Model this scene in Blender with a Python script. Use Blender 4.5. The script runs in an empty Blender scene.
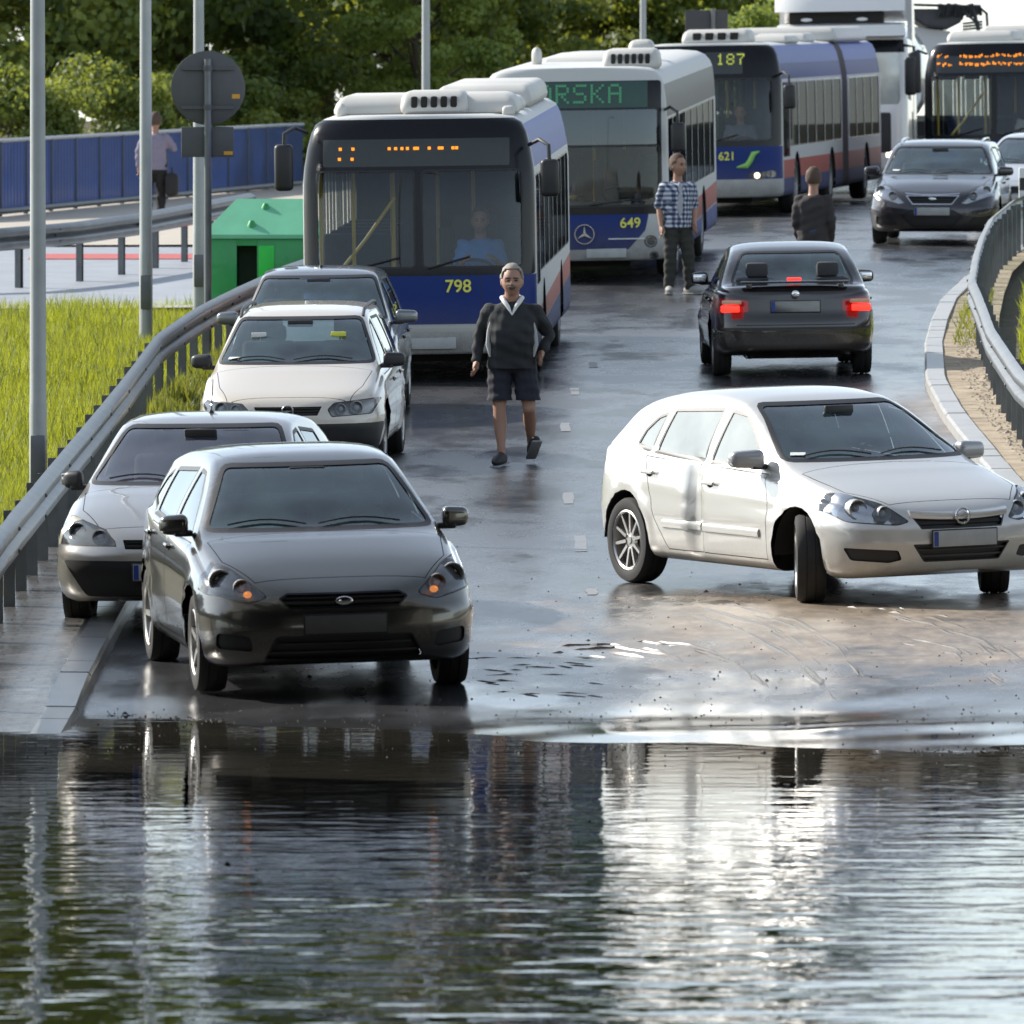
import bpy, bmesh, math, random
import numpy as np
from mathutils import Vector, Matrix
from mathutils.bvhtree import BVHTree
R = math.radians
rnd = random.Random(7)
SC = bpy.context.scene
COL = SC.collection

# ---------------------------------------------------------------- camera, sky, sun, exposure
F_PX = 10000.0
CAM_H = 3.0
cam = bpy.data.cameras.new('camera')
cam.sensor_width = 36.0
cam.lens = F_PX / 1024.0 * 36.0
cam.clip_start = 0.5
cam.clip_end = 3000
cam_ob = bpy.data.objects.new('camera', cam)
COL.objects.link(cam_ob)
cam_ob.location = (0, 0, CAM_H)
cam_ob.rotation_euler = (R(90) - math.atan(256 / F_PX), 0, 0)
SC.camera = cam_ob
cam.dof.use_dof = True
cam.dof.focus_distance = 84.0
cam.dof.aperture_fstop = 10.0

SUN_ELEV = R(33)
SUN_AZ = R(-60)          # measured from +Y (away from camera) towards +X: the sun stands to the left, a little behind the cars
sun_dir = Vector((math.sin(SUN_AZ) * math.cos(SUN_ELEV), math.cos(SUN_AZ) * math.cos(SUN_ELEV), math.sin(SUN_ELEV)))
world = bpy.data.worlds.new('World')
SC.world = world
world.use_nodes = True
wn = world.node_tree.nodes
wl = world.node_tree.links
wn.clear()
sky = wn.new('ShaderNodeTexSky')
sky.sky_type = 'NISHITA'
sky.sun_disc = False
sky.sun_elevation = SUN_ELEV
sky.sun_rotation = SUN_AZ
sky.air_density = 1.0
sky.dust_density = 0.5
sky.ozone_density = 1.0
bg = wn.new('ShaderNodeBackground')
bg.inputs[1].default_value = 0.145
wo = wn.new('ShaderNodeOutputWorld')
hs = wn.new('ShaderNodeHueSaturation')
hs.inputs['Saturation'].default_value = 0.45
wl.new(sky.outputs[0], hs.inputs['Color'])
tint = wn.new('ShaderNodeMix'); tint.data_type = 'RGBA'; tint.blend_type = 'MULTIPLY'; tint.inputs[0].default_value = 1.0
tint.inputs[7].default_value = (0.94, 1.0, 1.05, 1)      # thin high cloud, slightly cool
wl.new(hs.outputs[0], tint.inputs[6]); wl.new(tint.outputs[2], bg.inputs[0])
wl.new(bg.outputs[0], wo.inputs[0])
sl = bpy.data.lights.new('sun', 'SUN')
sl.energy = 5.0
sl.angle = R(0.6)
sl.color = (1.0, 0.94, 0.85)
so = bpy.data.objects.new('sun', sl)
COL.objects.link(so)
so.rotation_euler = (-sun_dir).to_track_quat('-Z', 'Y').to_euler()
so.location = (-60, 80, 60)
SC.view_settings.view_transform = 'Standard'
SC.view_settings.look = 'None'
SC.view_settings.exposure = 0.6
SC.view_settings.gamma = 1.0
SC.cycles.max_bounces = 8
SC.cycles.transparent_max_bounces = 12
SC.cycles.caustics_reflective = False
SC.cycles.caustics_refractive = False
SC.cycles.sample_clamp_indirect = 6.0

# ---------------------------------------------------------------- small helpers
def pchip(pts):
    xs = [p[0] for p in pts]; ys = [p[1] for p in pts]; n = len(xs)
    d = [(ys[i+1]-ys[i])/(xs[i+1]-xs[i]) for i in range(n-1)]
    m = [d[0]] + [0 if d[i-1]*d[i] <= 0 else 2*d[i-1]*d[i]/(d[i-1]+d[i]) for i in range(1, n-1)] + [d[-1]]
    def f(x):
        if x <= xs[0]: return ys[0]
        if x >= xs[-1]: return ys[-1]
        i = 0
        while x > xs[i+1]: i += 1
        h = xs[i+1]-xs[i]; t = (x-xs[i])/h
        return ((2*t**3-3*t**2+1)*ys[i] + (t**3-2*t**2+t)*h*m[i] + (-2*t**3+3*t**2)*ys[i+1] + (t**3-t**2)*h*m[i+1])
    return f
def lerp(pts):
    xs = [p[0] for p in pts]; ys = [p[1] for p in pts]
    return lambda x: float(np.interp(x, xs, ys))

zr = pchip([(0, -1.0), (40, -.62), (52, -.24), (59, -.078), (62.3, 0), (64.6, .038), (66.7, .125), (76, .47), (92.6, 1.065), (107.5, 1.67), (118, 2.02), (132, 2.5),
            (147, 3.08), (165, 3.6), (185, 4.05), (203, 4.45), (215, 5.0), (228, 6.15), (245, 6.4), (300, 7), (700, 9)])
def zg(x, y):
    z = zr(y) + 0.014 * max(-4.5, min(5, x))
    if 56 < y < 74:          # the wet tarmac is uneven where the water stops
        k = math.sin((y-56)/18*math.pi)**.7
        z += k*(.012*math.sin(x*1.3+y*.4+1)+.006*math.sin(x*2.9-y*.7)+.0025*math.sin(x*6.1+y*1.3)+.007*math.sin(y*2.3+x*.9+math.sin(x*1.7)*1.5)+.004*math.sin(y*4.7-x*2.1))
    return z
XL = lerp([(30, -2.82), (95, -2.82), (107, -2.7), (113, -2.5), (120, -2.15), (135, -.95), (150, .5), (165, 1.7), (185, 3.6), (205, 6)])
XR = lerp([(30, 4.25), (99, 4.25), (104.5, 4.32), (113, 4.66), (119, 4.98), (126, 5.4), (133, 6.0), (140, 6.75), (147, 7.75), (155, 9.0), (165, 10.8), (185, 15), (205, 20)])
GL = lerp([(55, -3.66), (101, -3.6), (107, -3.38), (113, -3.09), (120, -2.72), (135, -1.45), (150, 0.0), (165, 1.3)])
GR = lerp([(66, 4.95), (80, 4.75), (92, 4.7), (100, 4.82), (112, 5.18), (121, 5.65), (128, 6.05), (135, 6.5), (142, 7.15), (147, 7.85), (155, 9.3), (165, 11.3)])

def at(px, py, d):
    """world point seen at pixel (px, py) at depth d"""
    return Vector(((px-512)*d/F_PX, d, CAM_H - (py-256)*d/F_PX))

def link(o, parent=None):
    COL.objects.link(o)
    if parent is not None:
        o.parent = parent
    return o
def tag(o, label=None, cat=None, group=None, kind=None):
    if label: o['label'] = label
    if cat: o['category'] = cat
    if group: o['group'] = group
    if kind: o['kind'] = kind
    return o
def empty(name, label, cat, group=None, M=None, loc=None):
    o = bpy.data.objects.new(name, None)
    o.empty_display_size = .3
    COL.objects.link(o)
    if M is not None: o.matrix_world = M
    if loc is not None: o.location = loc
    return tag(o, label, cat, group)
def sharpen(bm, ang=38):
    c = R(ang)
    for f in bm.faces: f.smooth = True
    for e in bm.edges:
        if len(e.link_faces) == 2 and e.calc_face_angle(0) > c: e.smooth = False
def obj(name, bm, mats, parent=None, bvh=None, smooth=True, ang=38):
    if bvh is None:
        bmesh.ops.recalc_face_normals(bm, faces=bm.faces)
    if smooth: sharpen(bm, ang if bvh is None else 180)
    me = bpy.data.meshes.new(name)
    bm.to_mesh(me)
    if not isinstance(mats, (list, tuple)): mats = [mats]
    for m in mats: me.materials.append(m)
    if bvh is not None:
        tree, src = bvh
        ns = []
        for v in me.vertices:
            loc, nor, idx, dist = tree.find_nearest(v.co)
            if idx is None: ns.append(v.normal); continue
            acc = Vector((0, 0, 0))
            for sv, sn in src[idx]:
                acc += sn / ((sv - v.co).length + 1e-3) ** 2
            ns.append(acc.normalized())
        me.normals_split_custom_set_from_vertices(ns)
    bm.free()
    o = bpy.data.objects.new(name, me)
    return link(o, parent)
def copy_tree(o, parent=None):
    c = o.copy(); COL.objects.link(c); c.parent = parent
    for ch in o.children: copy_tree(ch, c)
    return c

# ---------------------------------------------------------------- shape helpers (add to a bmesh)
def nb(): return bmesh.new()
def box(bm, lo, hi, M=None, bev=0, mi=0, seg=2):
    r = bmesh.ops.create_cube(bm, size=1)
    vs = r['verts']
    c = (Vector(lo)+Vector(hi))/2; s = Vector(hi)-Vector(lo)
    for v in vs: v.co = Vector((v.co.x*s.x, v.co.y*s.y, v.co.z*s.z)) + c
    fs = set(f for v in vs for f in v.link_faces)
    if bev:
        es = list(set(e for f in fs for e in f.edges))
        rr = bmesh.ops.bevel(bm, geom=es, offset=bev, segments=seg, affect='EDGES', profile=.5)
        vs = list(set(v for f in rr['faces'] for v in f.verts) | set(v for v in vs if v.is_valid))
        fs = set(f for v in vs for f in v.link_faces)
    for f in fs: f.material_index = mi
    if M is not None:
        for v in vs: v.co = M @ v.co
    return vs
def tube(bm, pts, rad, n=8, mi=0, cap=True):
    pts = [Vector(p) for p in pts]
    if not isinstance(rad, (list, tuple)): rad = [rad]*len(pts)
    rings = []
    prev = None
    for i, p in enumerate(pts):
        t = (pts[min(i+1, len(pts)-1)] - pts[max(i-1, 0)]).normalized()
        if prev is None:
            a = Vector((0, 0, 1)) if abs(t.z) < .9 else Vector((1, 0, 0))
            u = t.cross(a).normalized()
        else:
            u = (prev - t*prev.dot(t)).normalized()
        prev = u
        w = t.cross(u)
        rings.append([bm.verts.new(p + (u*math.cos(2*math.pi*k/n) + w*math.sin(2*math.pi*k/n))*rad[i]) for k in range(n)])
    for a, b in zip(rings, rings[1:]):
        for k in range(n):
            f = bm.faces.new((a[k], a[(k+1) % n], b[(k+1) % n], b[k])); f.material_index = mi
    if cap:
        for r_ in (rings[0][::-1], rings[-1]):
            f = bm.faces.new(r_); f.material_index = mi
    return [v for r_ in rings for v in r_]
def lathe(bm, prof, n=32, axis='Y', mi=0, c=(0, 0, 0)):
    """prof: list of (radius, along-axis); closed where the radius is 0"""
    c = Vector(c)
    rings = []
    for r_, a in prof:
        ring = []
        for k in range(n if r_ > 1e-5 else 1):
            t = 2*math.pi*k/n
            p = Vector((r_*math.cos(t), a, r_*math.sin(t))) if axis == 'Y' else (Vector((r_*math.cos(t), r_*math.sin(t), a)) if axis == 'Z' else Vector((a, r_*math.cos(t), r_*math.sin(t))))
            ring.append(bm.verts.new(p + c))
        rings.append(ring)
    for a, b in zip(rings, rings[1:]):
        for k in range(n):
            q = [a[k % len(a)], a[(k+1) % len(a)], b[(k+1) % len(b)], b[k % len(b)]]
            u = []
            for v in q:
                if v not in u: u.append(v)
            if len(u) > 2:
                f = bm.faces.new(u); f.material_index = mi
    return [v for r_ in rings for v in r_]
def ball(bm, c, r, seg=14, mi=0):
    res = bmesh.ops.create_uvsphere(bm, u_segments=seg, v_segments=max(6, seg*2//3), radius=1)
    r = Vector(r) if hasattr(r, '__len__') else Vector((r, r, r))
    for v in res['verts']: v.co = Vector((v.co.x*r.x, v.co.y*r.y, v.co.z*r.z)) + Vector(c)
    for f in set(f for v in res['verts'] for f in v.link_faces): f.material_index = mi
    return res['verts']
def prism(bm, poly, lo, hi, plane='xz', mi=0):
    """extrude a 2-D polygon: plane names its two axes, lo..hi along the third"""
    def P(u, v, w):
        return {'xz': (u, w, v), 'yz': (w, u, v), 'xy': (u, v, w)}[plane]
    a = [bm.verts.new(P(u, v, lo)) for u, v in poly]
    b = [bm.verts.new(P(u, v, hi)) for u, v in poly]
    fs = [bm.faces.new(a), bm.faces.new(b[::-1])]
    n = len(poly)
    for k in range(n): fs.append(bm.faces.new((a[k], b[k], b[(k+1) % n], a[(k+1) % n])))
    for f in fs: f.material_index = mi
    return a+b
def text_bm(s, size, M, depth=0.004, mi=0, bm=None, align='CENTER'):
    cu = bpy.data.curves.new('lettering', 'FONT')
    cu.body = s; cu.size = size; cu.extrude = depth; cu.align_x = align; cu.align_y = 'CENTER'
    cu.offset = 0.002*size/0.15
    o = bpy.data.objects.new('lettering', cu); COL.objects.link(o)
    dg = bpy.context.evaluated_depsgraph_get()
    me = bpy.data.meshes.new_from_object(o.evaluated_get(dg))
    bpy.data.objects.remove(o); bpy.data.curves.remove(cu)
    out = bm or nb()
    n0 = len(out.verts)
    out.from_mesh(me)
    out.verts.ensure_lookup_table()
    for v in out.verts[n0:]: v.co = M @ v.co
    bpy.data.meshes.remove(me)
    return out

# ---------------------------------------------------------------- materials
def new_mat(name):
    m = bpy.data.materials.new(name); m.use_nodes = True
    nt = m.node_tree
    return m, nt, nt.nodes['Principled BSDF'], nt.nodes, nt.links
def noise(nt, scale, detail=4, vec=None, rough=.55, kind='Object', stretch=None):
    N = nt.nodes.new('ShaderNodeTexNoise'); N.inputs['Scale'].default_value = scale; N.inputs['Detail'].default_value = detail
    N.inputs['Roughness'].default_value = rough
    if vec is None:
        tc = nt.nodes.new('ShaderNodeTexCoord'); vec = tc.outputs[kind]
    if stretch:
        mp = nt.nodes.new('ShaderNodeMapping'); mp.inputs['Scale'].default_value = stretch
        nt.links.new(vec, mp.inputs[0]); vec = mp.outputs[0]
    nt.links.new(vec, N.inputs['Vector'])
    return N.outputs['Fac']
def ramp(nt, fac, stops):
    r_ = nt.nodes.new('ShaderNodeValToRGB')
    els = r_.color_ramp.elements
    while len(els) < len(stops): els.new(.5)
    for e, (p, c) in zip(els, stops):
        e.position = p; e.color = c if len(c) == 4 else (*c, 1)
    nt.links.new(fac, r_.inputs[0])
    return r_.outputs[0]
def mixc(nt, fac, a, b):
    m = nt.nodes.new('ShaderNodeMix'); m.data_type = 'RGBA'
    for s, v in ((0, fac), (6, a), (7, b)):
        if hasattr(v, 'links'): nt.links.new(v, m.inputs[s])
        else: m.inputs[s].default_value = v if s == 0 else (*v, 1)
    return m.outputs[2]
def mth(nt, op, a, b=None, clamp=False):
    m = nt.nodes.new('ShaderNodeMath'); m.operation = op; m.use_clamp = clamp
    for i, v in ((0, a), (1, b)):
        if v is None: continue
        if hasattr(v, 'links'): nt.links.new(v, m.inputs[i])
        else: m.inputs[i].default_value = v
    return m.outputs[0]
def bump(nt, h, strength, dist):
    b = nt.nodes.new('ShaderNodeBump'); b.inputs['Strength'].default_value = strength; b.inputs['Distance'].default_value = dist
    nt.links.new(h, b.inputs['Height'])
    return b.outputs[0]
_mc = {}
def mat(name, col, rough=.5, metal=0, coat=0, var=.12, scale=6, spec=.5, bmp=0, emit=0):
    if name in _mc: return _mc[name]
    m, nt, p, N, L = new_mat(name)
    f = noise(nt, scale)
    lo = tuple(c*(1-var) for c in col); hi = tuple(min(1, c*(1+var)) for c in col)
    L.new(mixc(nt, f, lo, hi), p.inputs['Base Color'])
    p.inputs['Roughness'].default_value = rough; p.inputs['Metallic'].default_value = metal
    p.inputs['Coat Weight'].default_value = coat; p.inputs['Coat Roughness'].default_value = .04
    p.inputs['Specular IOR Level'].default_value = spec
    if bmp: L.new(bump(nt, noise(nt, scale*8), .4, bmp), p.inputs['Normal'])
    if emit:
        p.inputs['Emission Color'].default_value = (*col, 1); p.inputs['Emission Strength'].default_value = emit
    _mc[name] = m
    return m
def paint(name, col, metal=.5, rough=.32, dirt=.5, dcol=(.16, .13, .095), ztop=.55):
    if name in _mc: return _mc[name]
    m, nt, p, N, L = new_mat(name)
    tc = N.new('ShaderNodeTexCoord'); sx = N.new('ShaderNodeSeparateXYZ'); L.new(tc.outputs['Object'], sx.inputs[0])
    z = sx.outputs['Z']
    n1 = noise(nt, 5, 6, tc.outputs['Object'], .65); n2 = noise(nt, 40, 3, tc.outputs['Object'])
    g = mth(nt, 'SUBTRACT', ztop, z)                     # splashed dirt fades out above the sills
    g = mth(nt, 'MULTIPLY', g, 1.8, True)
    g = mth(nt, 'ADD', g, .05)
    g = mth(nt, 'MULTIPLY', g, mth(nt, 'ADD', n1, .25))
    g = mth(nt, 'MULTIPLY', g, mth(nt, 'ADD', n2, .55))
    g = mth(nt, 'MULTIPLY', g, dirt*1.5, True)
    L.new(mixc(nt, g, col, dcol), p.inputs['Base Color'])
    p.inputs['Metallic'].default_value = metal
    L.new(mth(nt, 'ADD', rough, mth(nt, 'MULTIPLY', g, .4)), p.inputs['Roughness'])
    L.new(mth(nt, 'SUBTRACT', 1.0, mth(nt, 'MULTIPLY', g, 1.2, True)), p.inputs['Coat Weight'])
    p.inputs['Coat Roughness'].default_value = .05
    _mc[name] = m
    return m
def glass(name, tint=(.55, .66, .62), trans=.75, rough=.02, base=(.02, .03, .03), spec=1.25):
    """pane: fresnel reflection over a tinted see-through sheet with a diffuse film"""
    if name in _mc: return _mc[name]
    m = bpy.data.materials.new(name); m.use_nodes = True; nt = m.node_tree; N = nt.nodes; L = nt.links; N.clear()
    out = N.new('ShaderNodeOutputMaterial')
    tr = N.new('ShaderNodeBsdfTransparent'); tr.inputs[0].default_value = (*tint, 1)
    df = N.new('ShaderNodeBsdfDiffuse'); df.inputs[0].default_value = (*base, 1)
    gl = N.new('ShaderNodeBsdfGlossy'); gl.inputs['Roughness'].default_value = rough; gl.inputs[0].default_value = (.92, .97, 1, 1)
    m1 = N.new('ShaderNodeMixShader')
    f1 = mth(nt, 'MULTIPLY', mth(nt, 'ADD', noise(nt, 2.5, 5), .5), trans, True)
    L.new(f1, m1.inputs[0]); L.new(df.outputs[0], m1.inputs[1]); L.new(tr.outputs[0], m1.inputs[2])
    fr = N.new('ShaderNodeFresnel'); fr.inputs[0].default_value = 1.55
    m2 = N.new('ShaderNodeMixShader')
    L.new(mth(nt, 'ADD', mth(nt, 'MULTIPLY', fr.outputs[0], spec), .02, True), m2.inputs[0]); L.new(m1.outputs[0], m2.inputs[1]); L.new(gl.outputs[0], m2.inputs[2])
    L.new(m2.outputs[0], out.inputs[0])
    _mc[name] = m
    return m
M_black = mat('black_plastic', (.018, .018, .019), .45, var=.3)
M_gloss = mat('gloss_black', (.007, .008, .010), .22, spec=.3)
M_dark = mat('dark_underbody', (.012, .011, .01), .85)
M_rubber = mat('tyre_rubber', (.022, .021, .02), .75, var=.4, scale=14)
M_chrome = mat('chrome_trim', (.75, .76, .78), .12, 1)
M_alloy = mat('alloy_wheel', (.46, .45, .43), .35, .8, var=.25)
M_lens = mat('clear_lens', (.8, .8, .8), .05)
M_seal = mat('rubber_seal', (.012, .012, .013), .5)
M_glass = glass('car_glass', tint=(.72, .84, .80), base=(.085, .155, .155), trans=.84, spec=1.5)  # teal film colour stands in for reflected sky
M_glass_side = glass('side_glass', (.55, .64, .60), .75, base=(.06, .075, .07))
M_lampglass = glass('lamp_glass', (.93, .94, .95), .93, base=(.3, .3, .3))
M_amber = mat('amber_lens', (.85, .26, .03), .2, emit=.6)
M_amberoff = mat('amber_lens_unlit', (.7, .25, .05), .2)
M_red = mat('red_lens', (.30, .012, .012), .15, coat=.5)
M_redlit = mat('red_lamp_lit', (1.0, .025, .015), .3, emit=1.8)
M_seat = mat('seat_fabric', (.045, .047, .05), .9, var=.3)
M_dash = mat('dashboard_plastic', (.02, .021, .023), .6)
M_reflector = mat('lamp_reflector', (.62, .63, .64), .18, .9)
M_plate = mat('plate_white', (.42, .43, .42), .45, var=.22, scale=9)
M_plateblue = mat('plate_blue', (.02, .05, .25), .4)
M_paper = mat('white_paper', (.75, .76, .74), .7)
# ---------------------------------------------------------------- lofted vehicle bodies, cut into parts
def loft(stations, deform=None):
    """stations: (x, [(y, z) from bottom centre round to top centre]); both halves are built"""
    bm = nb()
    grid = []
    for x, pts in stations:
        half = []
        for (y, z) in pts: half.append((y, z))
        row = half + [(-y, z) for (y, z) in half[-2:0:-1]]
        vs = []
        for (y, z) in row:
            p = Vector((x, y, z))
            if deform: p = deform(p)
            vs.append(bm.verts.new(p))
        grid.append(vs)
    n = len(grid[0])
    for a, b in zip(grid, grid[1:]):
        for k in range(n):
            bm.faces.new((a[k], b[k], b[(k+1) % n], a[(k+1) % n]))
    bmesh.ops.remove_doubles(bm, verts=bm.verts, dist=1e-4)
    bmesh.ops.dissolve_degenerate(bm, edges=bm.edges, dist=1e-5)
    bmesh.ops.recalc_face_normals(bm, faces=bm.faces)
    bm.normal_update()
    src = [[(v.co.copy(), v.normal.copy()) for v in f.verts] for f in bm.faces]
    tree = BVHTree.FromBMesh(bm)
    return bm, (tree, src)
AX = {'side': (0, 2, 1), 'front': (1, 2, 0), 'top': (0, 1, 2)}
def inside(poly, u, v, eps=1e-5):
    n = len(poly)
    for i in range(n):
        (a, b), (c, d) = poly[i], poly[(i+1) % n]
        if (c-a)*(v-b) - (d-b)*(u-a) < -eps: return False
    return True
def ccw(poly):
    a = sum(poly[i][0]*poly[(i+1) % len(poly)][1] - poly[(i+1) % len(poly)][0]*poly[i][1] for i in range(len(poly)))
    return list(poly) if a > 0 else list(poly)[::-1]
def facing(proj, s, t=.35, lim=None):
    k = AX[proj][2]
    def f(c, n):
        return n[k]*s > t and (lim is None or lim(c))
    return f
def cut(bm, poly, proj, filt, mi=None, take=True):
    """cut a convex polygon, seen in projection, out of a shell. take: returns the cut piece as a new bmesh; else recolours it"""
    poly = ccw(poly)
    iu, iv, iw = AX[proj]
    u0 = min(p[0] for p in poly)-.001; u1 = max(p[0] for p in poly)+.001; v0 = min(p[1] for p in poly)-.001; v1 = max(p[1] for p in poly)+.001
    fs = []
    for f in bm.faces:
        us = [v.co[iu] for v in f.verts]
        if max(us) < u0 or min(us) > u1: continue
        vs = [v.co[iv] for v in f.verts]
        if max(vs) < v0 or min(vs) > v1: continue
        if filt(f.calc_center_median(), f.normal): fs.append(f)
    geom = fs
    for i in range(len(poly)):
        a, b = poly[i], poly[(i+1) % len(poly)]
        co = [0, 0, 0]; co[iu] = a[0]; co[iv] = a[1]
        no = [0, 0, 0]; no[iu] = (b[1]-a[1]); no[iv] = -(b[0]-a[0])
        g = set(geom)
        for f in geom:
            g.update(f.edges); g.update(f.verts)
        r_ = bmesh.ops.bisect_plane(bm, geom=list(g), plane_co=co, plane_no=no, dist=1e-6)
        geom = [x for x in r_['geom'] if isinstance(x, bmesh.types.BMFace)]
    ins = []
    for f in geom:
        c = f.calc_center_median()
        if inside(poly, c[iu], c[iv]): ins.append(f)
    if not take:
        for f in ins: f.material_index = mi
        return None
    out = nb(); mp = {}
    for f in ins:
        vs = []
        for v in f.verts:
            if v not in mp: mp[v] = out.verts.new(v.co)
            vs.append(mp[v])
        try:
            nf = out.faces.new(vs); nf.material_index = mi if mi is not None else f.material_index
        except ValueError: pass
    bmesh.ops.delete(bm, geom=ins, context='FACES')
    out.normal_update()
    return out
def shrink(poly, d):
    poly = ccw(poly); n = len(poly); out = []
    for i in range(n):
        p0, p1, p2 = Vector(poly[i-1]), Vector(poly[i]), Vector(poly[(i+1) % n])
        e1 = (p1-p0).normalized(); e2 = (p2-p1).normalized()
        n1 = Vector((-e1.y, e1.x)); n2 = Vector((-e2.y, e2.x))
        b = n1+n2
        k = d/max(.25, (1+n1.dot(n2)))
        out.append(tuple(p1 + b*k))
    return out
def rounded(poly, r, k=3):
    poly = ccw(poly); n = len(poly); out = []
    for i in range(n):
        p0, p1, p2 = Vector(poly[i-1]), Vector(poly[i]), Vector(poly[(i+1) % n])
        a = min(r, (p0-p1).length*.45); b = min(r, (p2-p1).length*.45)
        A = p1+(p0-p1).normalized()*a; B = p1+(p2-p1).normalized()*b
        for j in range(k+1):
            t = j/k
            out.append(tuple(A*(1-t)**2 + p1*2*t*(1-t) + B*t*t))
    return out
def move(bm, vec=None, along=0):
    bm.normal_update()
    if along:
        for v in bm.verts: v.co += v.normal*along
    if vec is not None:
        for v in bm.verts: v.co += Vector(vec)
    return bm
def join(bms):
    a = bms[0]
    for b in bms[1:]:
        me = bpy.data.meshes.new('tmp'); b.to_mesh(me); a.from_mesh(me); bpy.data.meshes.remove(me); b.free()
    return a
def ground_matrix(X, Y, yaw, dz=0, base=1.3, half=.75):
    """yaw: heading turned from 'towards the camera' (-Y) to +X"""
    f = Vector((math.sin(yaw), -math.cos(yaw), 0)); l = Vector((math.cos(yaw), math.sin(yaw), 0))
    def h(a, b):
        p = Vector((X, Y, 0)) + f*a + l*b
        return zg(p.x, p.y) + .004
    zf = (h(base, half)+h(base, -half))/2; zb = (h(-base, half)+h(-base, -half))/2
    zl = (h(base, half)+h(-base, half))/2; zR = (h(base, -half)+h(-base, -half))/2
    f3 = (f*2*base + Vector((0, 0, zf-zb))).normalized()
    l3 = (l*2*half + Vector((0, 0, zl-zR))).normalized()
    u = f3.cross(l3).normalized(); l3 = u.cross(f3)
    M = Matrix((f3, l3, u)).transposed().to_4x4()
    M.translation = Vector((X, Y, (zf+zb)/2 + dz))
    return M

def wheel_meshes(Rw, rimr, wid, spokes, style='alloy'):
    bm = nb()
    h = wid/2
    lathe(bm, [(rimr, -h*.75), (rimr+.01, -h*.92), (Rw*.82, -h), (Rw*.95, -h*.93), (Rw*.993, -h*.7), (Rw, -h*.35), (Rw*.985, -h*.33), (Rw*.985, -h*.27), (Rw, -h*.25),
               (Rw, h*.25), (Rw*.985, h*.27), (Rw*.985, h*.33), (Rw, h*.35), (Rw*.993, h*.7), (Rw*.95, h*.93), (Rw*.82, h), (rimr+.01, h*.92), (rimr, h*.75), (rimr, -h*.75)], 40)
    me_t = bpy.data.meshes.new('tyre'); bmesh.ops.recalc_face_normals(bm, faces=bm.faces); sharpen(bm, 30); bm.to_mesh(me_t); bm.free(); me_t.materials.append(M_rubber)
    bm = nb()
    lathe(bm, [(rimr+.004, h*.9), (rimr-.006, h*.95), (rimr-.018, h*.86), (rimr-.024, h*.5), (rimr-.03, -h*.6)], 40)
    lathe(bm, [(0, h*.72), (.028, h*.72), (.034, h*.66), (.075, h*.6), (.078, h*.45)], 20)
    for k in range(spokes):
        a = 2*math.pi*k/spokes
        w1, w2 = (.026, .017) if spokes > 7 else (.042, .03)
        vs = prism(bm, [(.06, -w1/2), (rimr-.012, -w2/2*1.2), (rimr-.012, w2/2*1.2), (.06, w1/2)], h*.45, h*.45+.022, 'xz')
        for v in vs:
            rr = math.hypot(v.co.x, v.co.z)
            v.co.y += .02*(rr/rimr)
        bmesh.ops.rotate(bm, verts=vs, matrix=Matrix.Rotation(a, 3, 'Y'))
    me_r = bpy.data.meshes.new('rim'); bmesh.ops.recalc_face_normals(bm, faces=bm.faces); sharpen(bm, 30); bm.to_mesh(me_r); bm.free()
    me_r.materials.append(M_alloy if style == 'alloy' else mat('hubcap_plastic', (.3, .3, .3), .4, .5))
    bm = nb()
    lathe(bm, [(0, h*.1), (.14, h*.1), (.14, h*.0), (rimr-.03, -h*.5)], 24)
    me_d = bpy.data.meshes.new('brake_disc'); bmesh.ops.recalc_face_normals(bm, faces=bm.faces); bm.to_mesh(me_d); bm.free(); me_d.materials.append(mat('rusty_disc', (.06, .045, .04), .6, .6))
    return me_t, me_r, me_d
def add_wheels(root, pos, Rw, rimr, wid, spokes, steer=0, style='alloy', tilt=0):
    me_t, me_r, me_d = wheel_meshes(Rw, rimr, wid, spokes, style)
    for (x, y, front) in pos:
        t = bpy.data.objects.new('wheel', me_t); link(t, root)
        t.location = (x, y, Rw-.004)
        rz = (0 if y > 0 else math.pi) + (steer if front else 0)
        t.rotation_euler = (0, rnd.random()*3, 0)
        t.rotation_mode = 'XYZ'
        M = Matrix.Rotation(rz, 4, 'Z') @ Matrix.Rotation(rnd.random()*3, 4, 'Y')
        t.rotation_euler = M.to_euler()
        r_ = bpy.data.objects.new('rim', me_r); link(r_, t)
        d_ = bpy.data.objects.new('brake_disc', me_d); link(d_, t)

def plate(root, x, y, z, w=.52, h=.114, sgn=1, tilt=0, strip=True, pm=None):
    bm = nb(); box(bm, (-.006, -w/2-.01, -h/2-.01), (.004, w/2+.01, h/2+.01), bev=.003)
    M = Matrix.Translation((x, y, z)) @ Matrix.Rotation(tilt, 4, 'Y')
    for v in bm.verts: v.co = M @ v.co
    o = obj('licence_plate_holder', bm, M_black, root)
    bm = nb(); s_ = .006*sgn
    box(bm, (min(s_, s_*.2), -w/2, -h/2), (max(s_, s_*.2)+.002*sgn if sgn > 0 else max(s_, s_*.2), w/2, h/2), bev=.001)
    for v in bm.verts: v.co = M @ v.co
    p = obj('licence_plate', bm, pm or M_plate, root)
    if strip:
        bm = nb(); a = w/2*(-1 if sgn > 0 else 1)
        yy = (w/2-.04, w/2-.004) if sgn > 0 else (-w/2+.004, -w/2+.04)
        xx = (.0078, .0098) if sgn > 0 else (-.0098, -.0078)
        box(bm, (xx[0], -yy[1], -h/2+.004), (xx[1], -yy[0], h/2-.004))
        for v in bm.verts: v.co = M @ v.co
        obj('country_strip', bm, M_plateblue, p)

def hit(bvh, o, d):
    loc, nor, i, dist = bvh[0].ray_cast(Vector(o), Vector(d))
    return loc, nor

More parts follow.
